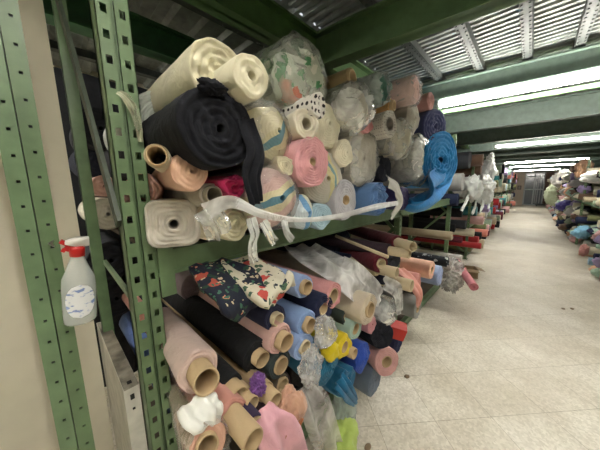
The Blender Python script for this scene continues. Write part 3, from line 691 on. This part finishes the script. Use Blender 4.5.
# ============================================================ LOWER SHELF, NEAR RACK
GL = 'fabric rolls in the lower pile of the near rack'
Lw = lambda *a, **k: roll(*a, group=GL, shelf=1, **k)
Lw(207, 382, -0.56, 22, 'pale dusty-pink roll beside the post, wide kraft core jutting out', '#cbb3a8', core=12.5, cp=0.07, seed=50, pitch=.01, lump=.07, fix=True, to=(150,302,-1.7))
Lw(208, 447, -0.5, 20, 'peach roll in clear plastic at the bottom near the first post', '#d1a48e', core=11, cp=0.015, seed=51, lump=.05, wrap=dict(alpha=.25, over=.03, crump=.15, close=.9), fix=True, to=(168,352,-1.4))
Lw(240, 398, -0.56, 15, 'big black roll running down from the post, kraft core end', '#141518', core=10.5, cp=0.05, seed=52, lump=.04, fix=True)
Lw(263, 360, -0.6, 17.5, 'second big black roll, above the first, thin kraft core', '#17181a', core=8.5, cp=0.03, seed=53, lump=.04, fix=True)
Lw(282, 366, -0.58, 14, 'dark slate-green roll with a bright kraft core', '#3a4444', core=9, cp=0.01, seed=54, lump=.05, fix=True)
Lw(253, 404, -0.53, 9, 'bare kraft tube between the black rolls and the purple cloth', '#b9a17c', core=7.5, cp=0.03, seed=55, L=1.2, fix=True)
Lw(254, 441, -0.44, 19, 'salmon-pink roll with a very long kraft tube jutting downward', '#c98f82', core=11.5, cp=0.1, seed=56, lump=.07, fix=True)
Lw(276, 401, -0.5, 10, 'kraft-wrapped tube end above the orange-printed bag', '#a8916d', core=8, cp=0.05, seed=57, lump=.05, fix=True)
Lw(284, 385, -0.58, 9, 'dark taupe roll with hollow core, just above the printed bag', '#5c5347', core=7, cp=0.01, seed=58, fix=True)
Lw(258, 424, -0.48, 8, 'small dark roll end tucked beside the hanging light pink cloth', '#3a2f4a', core=6, cp=0.01, seed=59, fix=True)
Lw(287, 343, -0.56, 15, 'light pink roll under the floral cloth, kraft core', '#d6aea6', core=9.5, cp=0.03, seed=60, lump=.06, fix=True)
Lw(279, 320, -0.6, 13, 'navy roll with a pale cream core, above the light pink roll', '#23263f', core=7, cp=0.02, seed=61, lump=.05, coremat=KR2, fix=True)
Lw(311, 326, -0.56, 14, 'periwinkle blue roll with a kraft core, middle of the pile', '#7f9ac6', core=8, cp=0.02, seed=62, lump=.08, fix=True)
Lw(306, 348, -0.55, 13, 'second periwinkle blue roll with a pale core, under the first', '#8aa2cc', core=7.5, cp=0.01, seed=63, lump=.1, coremat=KR2, fix=True)
Lw(308, 288, -0.58, 12, 'light blue roll high in the pile just under the green beam', '#8ba0c9', core=7.5, cp=0.02, seed=64, lump=.05, fix=True)
Lw(334, 296, -0.58, 13, 'dusty rose roll beside the light blue roll, narrow kraft core', '#cc908e', core=8, cp=0.0, seed=65, lump=.04, fix=True)
Lw(324, 309, -0.58, 15, 'deep navy roll with a small core, below the dusty rose roll', '#1d2340', core=6.5, cp=0.0, seed=66, lump=.06, fix=True)
Lw(371, 310, -.50, 16, 'ivory roll under a clear sheet, kraft core at its end', '#c9bca6', core=8, cp=0.01, seed=67, lump=.03, fix=True)
Lw(350, 288, -.66, 13, 'sheer ivory roll lying above the kraft-cored ivory roll', '#d0ccb8', seed=68, lump=.06)
Lw(382, 264, -0.6, 10, 'burgundy roll with a narrow pale core', '#6a1e2c', core=5.5, cp=0.01, seed=69, lump=.06, coremat=KR2, fix=True, to=(318,247,-1.3))
Lw(384, 277, -.62, 11, 'dark navy roll lying under the burgundy roll', '#1e2338', seed=70, lump=.08, to=(318, 256, -1.3))
Lw(352, 262, -.82, 15, 'dark blue roll deep under the beam left of the burgundy roll', '#232b4a', seed=71, lump=.08)
Lw(389, 258, -.64, 12, 'charcoal quilted roll with a sagging folded end', '#33363f', seed=72, lump=.12, rough=.2, to=(330, 240, -1.3))
Lw(413, 247, -0.44, 8, 'burgundy roll with a long wooden core, second bay', '#6a1c28', core=4.8, cp=0.14, seed=73, coremat=KR2, fix=True, to=(352,229,-1.1))
Lw(410, 254, -0.46, 7, 'dark roll with a short wooden core below the long wooden core', '#40303a', core=4.5, cp=0.12, seed=74, coremat=KR2, fix=True)
Lw(397, 273, -0.52, 8, 'cream tube poking out beside the navy roll, upper of two', '#cfc3a0', core=5.5, cp=0.12, seed=75, coremat=KR2, fix=True)
Lw(412, 286, -0.48, 8, 'long cream tube pointing at the aisle, lower of two', '#cfc3a0', core=6, cp=0.16, seed=76, coremat=KR2, fix=True)
Lw(356, 329, -0.56, 11, 'mint green roll with a kraft core above the yellow cloth', '#9db5a8', core=6, cp=0.0, seed=77, lump=.06, fix=True)
Lw(347, 316, -0.6, 9, 'dark grey-green roll end squeezed beside the crumpled clear bag', '#3a4440', core=5.5, cp=0, seed=78, fix=True)
Lw(345, 347, -0.55, 12, 'yellow roll with a dark kraft core', '#d6bf1f', core=6, cp=0.0, seed=79, lump=.15, rough=.15, fix=True)
Lw(355, 354, -0.53, 8, 'grey roll with a small tube end, under the yellow cloth', '#8f8b83', core=5.5, cp=0.05, seed=80, fix=True)
Lw(327, 365, -.56, 18, 'petrol blue roll with a puffed end, lower part of the pile', '#14607f', seed=81, lump=.12, rough=.2, dome=.03)
Lw(347, 383, -.55, 14, 'petrol blue roll, lower of two, with cloth hanging toward the floor', '#176489', core=5, seed=82, lump=.2, rough=.3)
Lw(361, 367, -.56, 15, 'royal blue roll near the floor', '#2149a8', seed=83, lump=.12, rough=.2, dome=.02)
Lw(387, 362, -0.54, 14, 'pink roll with small kraft core, near the floor', '#cc9d99', core=6, cp=0.0, seed=84, lump=.04, pitch=.012, fix=True, to=(340,322,-1.1))
Lw(378, 373, -.60, 14, 'grey-blue roll end almost touching the floor, behind the pink roll', '#65707f', seed=85, lump=.04)
Lw(382, 342, -.58, 13, 'black roll crossing above the pink roll', '#1b1d26', seed=86, lump=.08, to=(340, 318, -1.1))
Lw(372, 325, -.60, 9, 'rose pink roll end just under the ivory roll', '#d2969a', seed=87, lump=.08)
Lw(389, 315, -.58, 12, 'white plastic-wrapped roll end right of the ivory roll', '#d5dadb', seed=88, lump=.1, rough=.2, wrap=dict(alpha=.5, over=.04, crump=.25, close=.3))
Lw(399, 340, -.62, 13, 'midnight blue roll at the outer edge of the pile', '#272c4c', seed=89, lump=.08)
Lw(418, 308, -.62, 11, 'silver-grey roll with a kraft ring end, second bay', '#9a9c96', core=5, seed=90, lump=.04)
Lw(418, 282, -.66, 9, 'coral pink roll lying loose in the second bay', '#d8968c', seed=91, lump=.15)
Lw(404, 287, -.64, 7, 'black roll end between coral cloth and cream tubes', '#16181c', seed=92)
Lw(432, 270, -.60, 9, 'peach roll with a sandy end, second bay', '#e0b39b', core=4, seed=93)
Lw(440, 276, -.58, 10, 'lavender blue roll near the thin post', '#93a3c8', seed=94, dome=.01)
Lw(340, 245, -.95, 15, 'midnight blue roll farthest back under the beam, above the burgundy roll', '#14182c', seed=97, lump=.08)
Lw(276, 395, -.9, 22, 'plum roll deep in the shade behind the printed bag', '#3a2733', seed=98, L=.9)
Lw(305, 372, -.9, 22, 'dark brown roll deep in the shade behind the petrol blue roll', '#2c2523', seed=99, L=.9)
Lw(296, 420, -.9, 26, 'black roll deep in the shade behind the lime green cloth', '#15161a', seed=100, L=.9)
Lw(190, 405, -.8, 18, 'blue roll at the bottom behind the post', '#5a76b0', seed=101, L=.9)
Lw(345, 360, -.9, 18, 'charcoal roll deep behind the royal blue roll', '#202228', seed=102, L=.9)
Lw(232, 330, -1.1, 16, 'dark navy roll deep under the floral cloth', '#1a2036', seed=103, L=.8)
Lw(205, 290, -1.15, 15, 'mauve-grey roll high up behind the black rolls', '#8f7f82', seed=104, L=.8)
build_rolls()

sheet('floral_cloth', [(206, 262, -.84), (228, 277, -.70), (248, 296, -.60), (253, 310, -.60)], [.13, .19, .18, .12], 'navy floral folded cloth with coral flowers laid over the pile', pattern('floral', '#10162a', [('#20402f', 26, .34), ('#b8503f', 11, .24), ('#c9b795', 33, .2), ('#d98b6a', 22, .18), ('#3c6a54', 38, .22)]), 'folded cloth', seed=41, th=.02, folds=1, amp=.06)
sheet('floral_cloth', [(236, 258, -.82), (256, 272, -.68), (276, 287, -.58), (284, 294, -.58)], [.12, .17, .17, .1], 'cream folded cloth with small red flowers beside the navy floral cloth', pattern('floral', '#d5cfba', [('#44604a', 30, .28), ('#b8483e', 17, .26), ('#26303a', 38, .22)]), 'folded cloth', seed=43, th=.022, folds=1, amp=.06)
sheet('sheer_sheet', [(300, 246, -1.0), (326, 264, -.72), (346, 276, -.62), (368, 287, -.58), (381, 298, -.56)], [.22, .28, .24, .17, .1], 'sheer white plastic sheet spread over the ivory rolls', film(.62, '#f6f6f0', .3), seed=45, th=0, folds=2, amp=.07)
sheet('plastic_bag', [(384, 282, -.56), (398, 292, -.53), (401, 312, -.53)], [.1, .13, .08], 'white translucent bag hanging at the pile edge above the red box', film(.55, '#eef0f0'), seed=47, th=0, folds=2, amp=.15)
def lump(name, px, py, x, rpx, label, mat, cat, asp=(1, 1, 1), seed=0, sub=5, crump=.3, group=None, rot=None, fold=2.6):
    p = atx(px, py, x); R = rpx*depth(p)/F
    o = obj(name, lump_mesh(R*asp[0], R*asp[1], R*asp[2], seed, sub, crump, fold), mat); o.location = p
    if rot: o.rotation_euler = rot
    return tag(o, label, cat, group)
lump('loose_cloth', 212, 87, -.59, 9, 'crumpled navy flap standing up on top of the big navy roll', fab('#070a14', scale=60, sheen=0), 'cloth', (.8, 1.5, .75), 19, 4, .5)
sheet('plastic_bag', [(190, 400, -.58), (199, 409, -.545), (208, 419, -.52), (213, 427, -.53)], [.07, .095, .08, .04], 'bright white satiny plastic bag below the dusty-pink kraft-cored roll', fab('#e6e6df', rough=.4, bump=.1), 'plastic bag', seed=5, th=.004, folds=2.2, amp=.18)
lump('plastic_bag', 325, 332, -.52, 13, 'crumpled clear plastic bag left of the yellow cloth', film(.28, '#f6f8f6', .1), 'plastic bag', (.8, 1, 1.3), 6, 5, .3, fold=1.4)
lump('plastic_bag', 311, 368, -.50, 15, 'crumpled clear plastic bag draped beside the petrol blue roll', film(.26, '#f6f8f6', .1), 'plastic bag', (.6, .9, 1.5), 7, 5, .3, fold=1.4)
lump('purple_cloth', 258, 385, -.55, 8, 'small crumpled purple cloth between kraft tubes', fab('#744a8c'), 'cloth', (1, 1, 1.2), 8, 5, .5, fold=3)
lump('yellow_cloth', 330, 350, -.54, 9, 'crumpled bright yellow cloth in the middle of the pile', fab('#dcc61c'), 'cloth', (1, 1.1, 1), 9, 3, .4)
lump('printed_bag', 291, 408, -.50, 21, 'clear bag of peach cloth with an orange print, hanging low', fab('#c89a80', rough=.45), 'bag', (.55, .95, 1.25), 31, 5, .16, fold=1.6)
sheet('orange_flap', [(300, 420, -.47), (293, 430, -.455), (288, 440, -.46)], [.03, .045, .03], 'orange printed flap on the peach bag', fab('#a0602e'), 'cloth', seed=51, th=.003, folds=1, amp=.08)
sheet('pink_cloth', [(262, 408, -.50), (272, 425, -.46), (284, 445, -.45), (292, 470, -.46)], [.05, .1, .13, .13], 'light pink cloth hanging down at the bottom of the pile', fab('#d8a4ae'), 'cloth', seed=53, th=.006, folds=1.5, amp=.14)
sheet('sheer_sheet', [(305, 385, -.52), (314, 402, -.48), (324, 425, -.47), (332, 455, -.47)], [.07, .13, .14, .12], 'sheer plastic sheet hanging over lime green cloth near the floor', film(.45, '#dcd8d2'), seed=55, th=0, folds=2, amp=.15)
lump('lime_cloth', 342, 446, -.52, 26, 'lime green cloth bundle at the very bottom of the pile', fab('#a3b75e'), 'cloth', (.6, .8, 1.1), 11, 4, .2)
sheet('trailing_cloth', [(338, 380, -.53), (346, 390, -.50), (355, 402, -.51)], [.09, .08, .04], 'petrol blue cloth end hanging toward the floor', fab('#156084'), 'cloth', seed=57, th=.006, folds=2, amp=.2)
lump('plastic_bag', 344, 412, -.60, 17, 'pale mint plastic bag under the hanging petrol blue cloth', film(.7, '#cfdcd4'), 'plastic bag', (.6, .9, 1.6), 12, 4, .3)
bm = nb(); box(bm, -.05, .05, -.035, .035, -.05, .05); t = obj('carton', tomesh(bm, sm=False), metal('#b8271f', .5, 0, .08)); t.location = atx(397, 330, -.56); t.rotation_euler = (.3, .2, .5)
bm = nb(); box(bm, .0502, .0515, -.02, .025, -.015, .04); obj('sticker', tomesh(bm, sm=False), metal('#ded7bf', .6), t)
tag(t, 'small red carton with a cream sticker at the outer edge of the pile', 'carton')
# bare poles
bm = nb(); a = atx(336, 236, -.84); b_ = atx(388, 257, -.48); bar(bm, a, b_, .018, .018)
b2 = nb(); 
d = (b_-a); L_ = d.length; lathe(b2, [(.001, -L_), (.009, -L_), (.009, 0), (.001, 0)], 14, 'X'); bm.free()
o = obj('wooden_pole', tomesh(b2), KR2); o.location = b_; o.rotation_mode = 'QUATERNION'; o.rotation_quaternion = quat_dir(d)
tag(o, 'thin bare wooden pole lying over the navy rolls under the beam', 'pole')
# second bay odds and ends
sheet('coral_cloth', [(400, 268, -.75), (412, 280, -.62), (420, 294, -.56), (419, 306, -.57)], [.1, .16, .14, .06], 'coral pink cloth draped over the low beam', fab('#e0a093'), 'cloth', seed=61, th=.005, folds=2, amp=.12)
lump('plastic_bag', 452, 274, -.62, 14, 'crumpled clear plastic bag around the thin green post', film(.5, '#dcdad4'), 'plastic bag', (.7, 1, 1.1), 13, 5, .4)
p = atx(474, 287, -.35); q = atx(452, 256, -.75); d = p-q
o = obj('pink_roll', roll_mesh(d.length, .045, .01, 5, pitch=.02), fab('#cf7f88')); o.location = p; o.rotation_mode = 'QUATERNION'; o.rotation_quaternion = quat_dir(d); tag(o, 'narrow rose pink roll leaning out into the aisle beyond the thin post', 'fabric roll')
# open cardboard box on the floor beyond the thin post
def carton(px, py, s, label, rz=.4):
    c = atz(px, py, 0); t = empty('cardboard_box', c); t.rotation_euler = (0, 0, rz)
    bm = nb(); w = .004
    for (a, b, c0, d0) in ((-s, s, -s, -s+w), (-s, s, s-w, s), (-s, -s+w, -s, s), (s-w, s, -s, s)): box(bm, a, b, c0, d0, 0, s*1.4)
    box(bm, -s, s, -s, s, 0, w); obj('carton_body', tomesh(bm, sm=False), fab('#8f7a5c'), t)
    bm = nb(); bar(bm, (0, -s, s*1.4), (0, -s*1.9, s*1.25), 1.8*s, w, Vector((0, 0, 1))); bar(bm, (s, 0, s*1.4), (s*1.9, 0, s*1.2), 1.8*s, w, Vector((0, 0, 1)))
    obj('flap', tomesh(bm, sm=False), fab('#9a8565'), t)
    tag(t, label, 'box'); return t
carton(468, 276, .11, 'open brown cardboard box on the floor by the thin green post')

# ============================================================ FARTHER LEFT RACKS
posts = [5.05, 5.96, 7.85, 10.6, 13.4, 16.6, 20.0, 23.2]
NTH = ['second', 'third', 'fourth', 'fifth', 'sixth', 'seventh', 'eighth', 'ninth']
for i, yy in enumerate(posts[1:]):
    upright(UPS, XF, yy, 'green rack post of the left row, %s one past the near rack' % (['first', 'second', 'third', 'fourth', 'fifth', 'sixth', 'farthest'][i]), GREYGREEN if i else GREEN, xb=-1.5)
for i in range(len(posts)-1):
    a = 4.3 if i == 0 else posts[i]+.05; b = posts[i+1]
    if i == 0: a, b = 4.3, posts[1]
    for z, nm in ((1.30, 'upper'), (.72, 'middle'), (.12, 'lower')):
        if i == 0 and nm != 'upper': continue
        o = rack_beam(a, b, z-.05, z, label='%s green beam of the left row, bay %s past the near rack' % (nm, ['one', 'two', 'three', 'four', 'five', 'six', 'seven', 'eight'][i]), mat=GREEN)
        bm = nb(); box(bm, -1.9, XF-.045, a, b, z-.012, z-.002); tag(obj('shelf_deck', tomesh(bm, sm=False), WOOD), '%s board deck of the left row, bay %s past the near rack' % (nm, ['one', 'two', 'three', 'four', 'five', 'six', 'seven', 'eight'][i]), 'shelf deck')
rnd = random.Random(5)
COLN = {'white': '#d6d4cc', 'cream': '#d5cdb4', 'pale grey': '#a9a9a6', 'charcoal': '#34363a', 'black': '#17181b', 'navy': '#1e2745', 'teal': '#2d6f74', 'sage green': '#8b9c84', 'dusty pink': '#c79c9a', 'coral': '#d58573', 'red': '#a8282c', 'burgundy': '#5f1d2c', 'lilac': '#9d8db8', 'purple': '#4c3a86', 'sky blue': '#8fb0c8', 'royal blue': '#2c4c9c', 'mustard': '#b8963c', 'beige': '#b8a88c', 'brown': '#6a5140', 'olive': '#6c6e48', 'peach': '#dcae8e', 'mint': '#a8c8b4', 'lime': '#a6b658', 'rose': '#b8606c'}
used = {}
def uniq(lab, grp):
    used[lab] = used.get(lab, 0)+1; return lab, grp
_lens = {}
def small_roll(x, y, z, r, col, label, group, L=1.0, core=False, tilt=0, sgn=1):
    d = Vector((sgn, tilt, 0)); key = (round(r, 2), core, rnd.randint(0, 3))
    if key not in _lens: _lens[key] = (roll_mesh(1.0, key[0], key[0]*.4 if core else .005, len(_lens)+3, .06, rough=.06, pitch=.02, segs=22), )
    me = _lens[key][0].copy(); me.materials.clear()
    o = obj('fabric_roll', me, fab(COLN[col])); o.location = (x, y, z); o.rotation_mode = 'QUATERNION'; o.rotation_quaternion = quat_dir(d); o.scale = (L, 1, 1)
    tag(o, label, 'fabric roll', group); return o
# floor-level and mid-level rolls just past the near rack, as seen through the posts
G2 = 'fabric rolls of the left row past the near rack'
for (px, py, x, r, col, la) in (
    (481, 246, -.50, .05, 'red', 'long red roll pointing out into the aisle past the thin green post'),
    (462, 240, -.74, .05, 'burgundy', 'dark red roll lying behind the long red roll'),
    (474, 233, -.66, .07, 'cream', 'cream-white roll above the long red roll'),
    (452, 236, -.72, .06, 'beige', 'beige roll beside the cream-white roll above the red rolls'),
    (486, 236, -.68, .08, 'charcoal', 'dark patterned roll end at the aisle beside the cream-white roll'),
    (466, 225, -.78, .08, 'charcoal', 'charcoal roll on the level above the cream-white roll'),
    (455, 228, -.9, .07, 'black', 'black roll just behind the charcoal roll'),
    (479, 219, -.8, .09, 'black', 'black roll under the upper beam past the thin green post'),
    (462, 213, -.85, .08, 'black', 'black roll below the hanging white plastic'),
    (489, 228, -.70, .08, 'dusty pink', 'faded pink roll end at the aisle past the red roll'),
    (448, 262, -.64, .055, 'black', 'black and white patterned roll beside the thin green post'),
    (462, 258, -.60, .045, 'white', 'slim white roll in front of the long red roll'),
    (466, 270, -.58, .04, 'coral', 'small coral roll end near the open cardboard box')):
    p = atx(px, py, x)
    o = small_roll(p.x, p.y, p.z, r, col, la, G2, 1.5)
    if 'patterned roll beside' in la: o.data.materials.clear(); o.data.materials.append(pattern('floral', '#22262c', [('#c9c9c9', 16, .3), ('#9aa4ac', 24, .2)]))
# upper shelf past the thin post: dark rolls with white film over them
for (px, py, x, r, col, la) in (
    (470, 160, -.8, .14, 'charcoal', 'big charcoal roll on the upper shelf behind the hanging white plastic'),
    (463, 182, -.72, .13, 'pale grey', 'pale grey roll low on the upper shelf left of the white plastic'),
    (458, 200, -.76, .09, 'navy', 'navy roll low on the upper shelf just past the bright blue roll'),
    (486, 178, -.78, .13, 'navy', 'navy roll peeking through the hanging white plastic'),
    (483, 160, -.7, .11, 'brown', 'kraft brown roll end on top of the white plastic')):
    p = atx(px, py, x)
    small_roll(p.x, p.y, p.z, r, col, la, G2, 1.3, core=(col == 'brown'))
for (px, py, rp, asp, s, la) in ((472, 188, 12, (.7, 1, 1.0), 21, 'crumpled white plastic mass low on the upper shelf past the blue roll'), (488, 172, 7, (.8, 1, 1.7), 22, 'tall crumpled white plastic hanging at the corner of the upper shelf'), (484, 190, 12, (.7, 1.1, 1.1), 23, 'crumpled white plastic bulging over the upper beam'), (490, 160, 4, (.9, 1, 1.5), 24, 'small white plastic tuft topmost on the upper shelf')):
    lump('plastic_bag', px, py, -.68, rp, la, fab('#dadcd9', rough=.35), 'plastic bag', asp, s, 4, .45)
for k, (px, py, px2, py2) in enumerate(((468, 196, 461, 209), (476, 198, 472, 214), (483, 200, 480, 213), (490, 196, 488, 208))):
    sheet('plastic_tail', [(px, py, -.66), ((px+px2)/2+1, (py+py2)/2, -.65), (px2, py2, -.66)], .07, 'white plastic tail hanging below the upper beam, %s along from the thin post' % ['first', 'second', 'third', 'fourth'][k], fab('#d2d5d2', rough=.35), 'plastic tail', seed=70+k, th=.002, folds=2, amp=.3)
cols = ['pale grey', 'charcoal', 'black', 'navy', 'teal', 'sage green', 'dusty pink', 'burgundy', 'beige', 'brown', 'olive', 'mint', 'white', 'cream', 'lilac', 'red', 'sky blue', 'coral']
def where(y):
    k = sum(1 for p_ in posts[1:] if p_ < y)
    return ['before its first post', 'past its first post', 'past its second post', 'past its third post', 'past its fourth post', 'past its fifth post', 'past its sixth post', 'by the far wall'][min(k, 7)]
seen_l = set()
y = 6.2
while y < 23.3:
    st = .46 if y < 11 else .8 if y < 16 else 1.4
    for tier, z0 in (('upper', 1.30), ('middle', .72), ('lower', .12)):
        for lay in range(3 if tier == 'upper' else 2):
            if tier != 'upper' and lay and y > 11: continue
            r = rnd.uniform(.075, .105)*(1.1 if y < 11 else 1.6)
            for tr in range(60):
                col = rnd.choice(cols)
                la = '%s roll end, %s, left row %s tier, %s' % (col, ['bottom', 'second up', 'third up'][lay], tier, where(y))
                if la not in seen_l: break
            if la in seen_l: continue
            seen_l.add(la)
            small_roll(-.74+rnd.uniform(-.08, .1), y+rnd.uniform(-.03, .03), z0+r+lay*r*2.02, r, col, la, 'fabric rolls farther along the left row', 1.0, core=rnd.random() < .4)
    y += st

# ============================================================ RIGHT RACKS
XRR = .95
rp = [5.2, 9.2, 12.0, 15.0, 18.0, 21.0]
UPR = UPS
for i, yy in enumerate(rp):
    t = empty('rack_upright', (XRR+.05, yy, 0)); obj('front_post', UPR, metal('#7f9c6c', .45), t); o = obj('rear_post', UPR, metal('#7f9c6c', .45), t); o.location.x = .7
    tag(t, 'pale green rack post of the right row, %s along the aisle' % ['first', 'second', 'third', 'fourth', 'fifth', 'farthest'][i], 'rack upright')
for i in range(len(rp)-1):
    for z, nm in ((1.62, 'upper'), (1.12, 'middle'), (.6, 'lower')):
        bm = nb(); box(bm, XRR+.02, XRR+.05, rp[i]+.05, rp[i+1], z-.05, z); box(bm, XRR+.05, XRR+1.5, rp[i]+.05, rp[i+1], z-.015, z-.003)
        tag(obj('rack_shelf', tomesh(bm, sm=False), metal('#5d7a58', .5)), '%s green shelf of the right row, bay %s along the aisle' % (nm, ['one', 'two', 'three', 'four', 'five'][i]), 'rack shelf')
def where_r(y):
    k = sum(1 for p_ in rp if p_ < y)
    return ['nearest bay', 'second bay', 'third bay', 'fourth bay', 'fifth bay', 'sixth bay', 'farthest bay'][min(k, 6)]
seen_r = set()
_lm = [lump_mesh(1, 1, 1, 200+i, 3, .4) for i in range(8)]
pale = ['white', 'cream', 'white', 'pale grey', 'beige', 'cream', 'white', 'cream', 'pale grey', 'white', 'sage green', 'dusty pink', 'peach', 'beige', 'mint', 'sky blue', 'lilac', 'white', 'navy', 'charcoal', 'olive', 'black', 'brown', 'pale grey', 'sage green', 'beige']
POSW = ['', 'second such ', 'third such ', 'fourth such ', 'fifth such ', 'sixth such ']
cnt = {}
def rbundle(x, y, z, s, col, tier, kind=None):
    kind = kind or ('roll' if rnd.random() < .14 else 'bundle')
    for tr in range(60):
        key = (col, kind, tier, where_r(y))
        if key not in cnt: break
        col = rnd.choice(pale)
    if key in cnt: return
    cnt[key] = 1
    la = '%s fabric %s on the %s of the right row\'s %s' % (col, kind, tier, where_r(y))
    if kind == 'roll':
        o = small_roll(x-.06, y, z, s*.8, col, la, 'fabric rolls of the right row', 1.0, core=rnd.random() < .4, sgn=-1, tilt=rnd.uniform(-.15, .15))
    else:
        o = obj('fabric_bundle', _lm[rnd.randint(0, 7)].copy(), None); o.data.materials.clear(); o.data.materials.append(fab(COLN[col]))
        o.location = (x+s*.4, y, z); o.scale = (s*rnd.uniform(1.1, 1.5), s*rnd.uniform(.9, 1.2), s*rnd.uniform(.8, 1.05)); o.rotation_euler = (0, 0, rnd.uniform(-.6, .6))
        tag(o, la, 'fabric bundle', 'fabric bundles of the right row')
y = 4.6
while y < 23.5:
    for tier, z0 in (('floor', 0), ('lower shelf', .6), ('middle shelf', 1.12), ('upper shelf', 1.62)):
        for lay in range(3 if tier == 'floor' else 2):
            s = rnd.uniform(.07, .105)*(1 if y < 10 else 1.5)
            lean = -.05*lay+(.0 if tier != 'floor' else -.02)
            if tier == 'upper shelf' and lay == 1 and rnd.random() < .5: continue
            rbundle(XRR-.02+rnd.uniform(-.05, .05)-lean, y+rnd.uniform(-.05, .05), z0+s+lay*s*1.7, s, rnd.choice(pale), tier)
    y += .21 if y < 8 else .3 if y < 10 else .5 if y < 15 else .8
# a few that single themselves out
for (px, py, x, rpx, la, col, asp) in ((581, 172, .9, 5, 'orange-peach cloth bundle topmost beside the pale green post of the right row', '#d9ab85', (.8, 1, 1.5)), (597, 177, .88, 8, 'fat white roll-like bundle jutting out near the picture edge on the right row', '#dcdcd6', (1.4, 1, .8)), (566, 206, .86, 7, 'bright violet-blue bundle low on the right row', '#4d4590', (1, 1.2, .7)), (582, 232, .86, 7, 'sky blue bundle near the floor of the right row', '#7fb4d0', (1, 1.1, 1)), (584, 250, .86, 5, 'salmon pink bundle with a cross fold on the floor of the right row', '#c9908a', (.7, .8, 1.2)), (556, 195, .85, 8, 'pale sage heaped cloth spilling from the right row near its middle', '#a9b294', (1, 1.2, 1.5)), (562, 180, .9, 8, 'white cloth heap high on the right row', '#cfcbc4', (1, 1.3, .9))):
    lump('fabric_bundle', px, py, x, rpx, la, fab(col), 'fabric bundle', asp, px, 4, .3, 'fabric bundles of the right row')
# litter on the floor
for k, (px, py, la) in enumerate(((563, 309, 'small brown scrap on the floor near the picture edge'), (572, 309, 'tiny dark scrap beside the small brown scrap on the floor'), (368, 448, 'brown crumpled paper scrap on the floor below the pile'), (407, 377, 'small grey scrap on the floor near the pink roll'))):
    p = atz(px, py, 0); o = obj('paper_scrap', lump_mesh(.02, .03, .007, k+90, 2, .3), fab('#7d6a50')); o.location = p+Vector((0, 0, .007)); tag(o, la, 'scrap')
# ============================================================ LIGHT
w = bpy.data.worlds.new('room_air'); bpy.context.scene.world = w; w.use_nodes = True
w.node_tree.nodes['Background'].inputs['Color'].default_value = (.9, .95, 1, 1); w.node_tree.nodes['Background'].inputs['Strength'].default_value = .3
sc = bpy.context.scene
sc.view_settings.view_transform = 'Standard'; sc.view_settings.look = 'None'; sc.view_settings.gamma = 1; sc.view_settings.use_curve_mapping = False
sc.view_settings.exposure = EXPO
#@@END
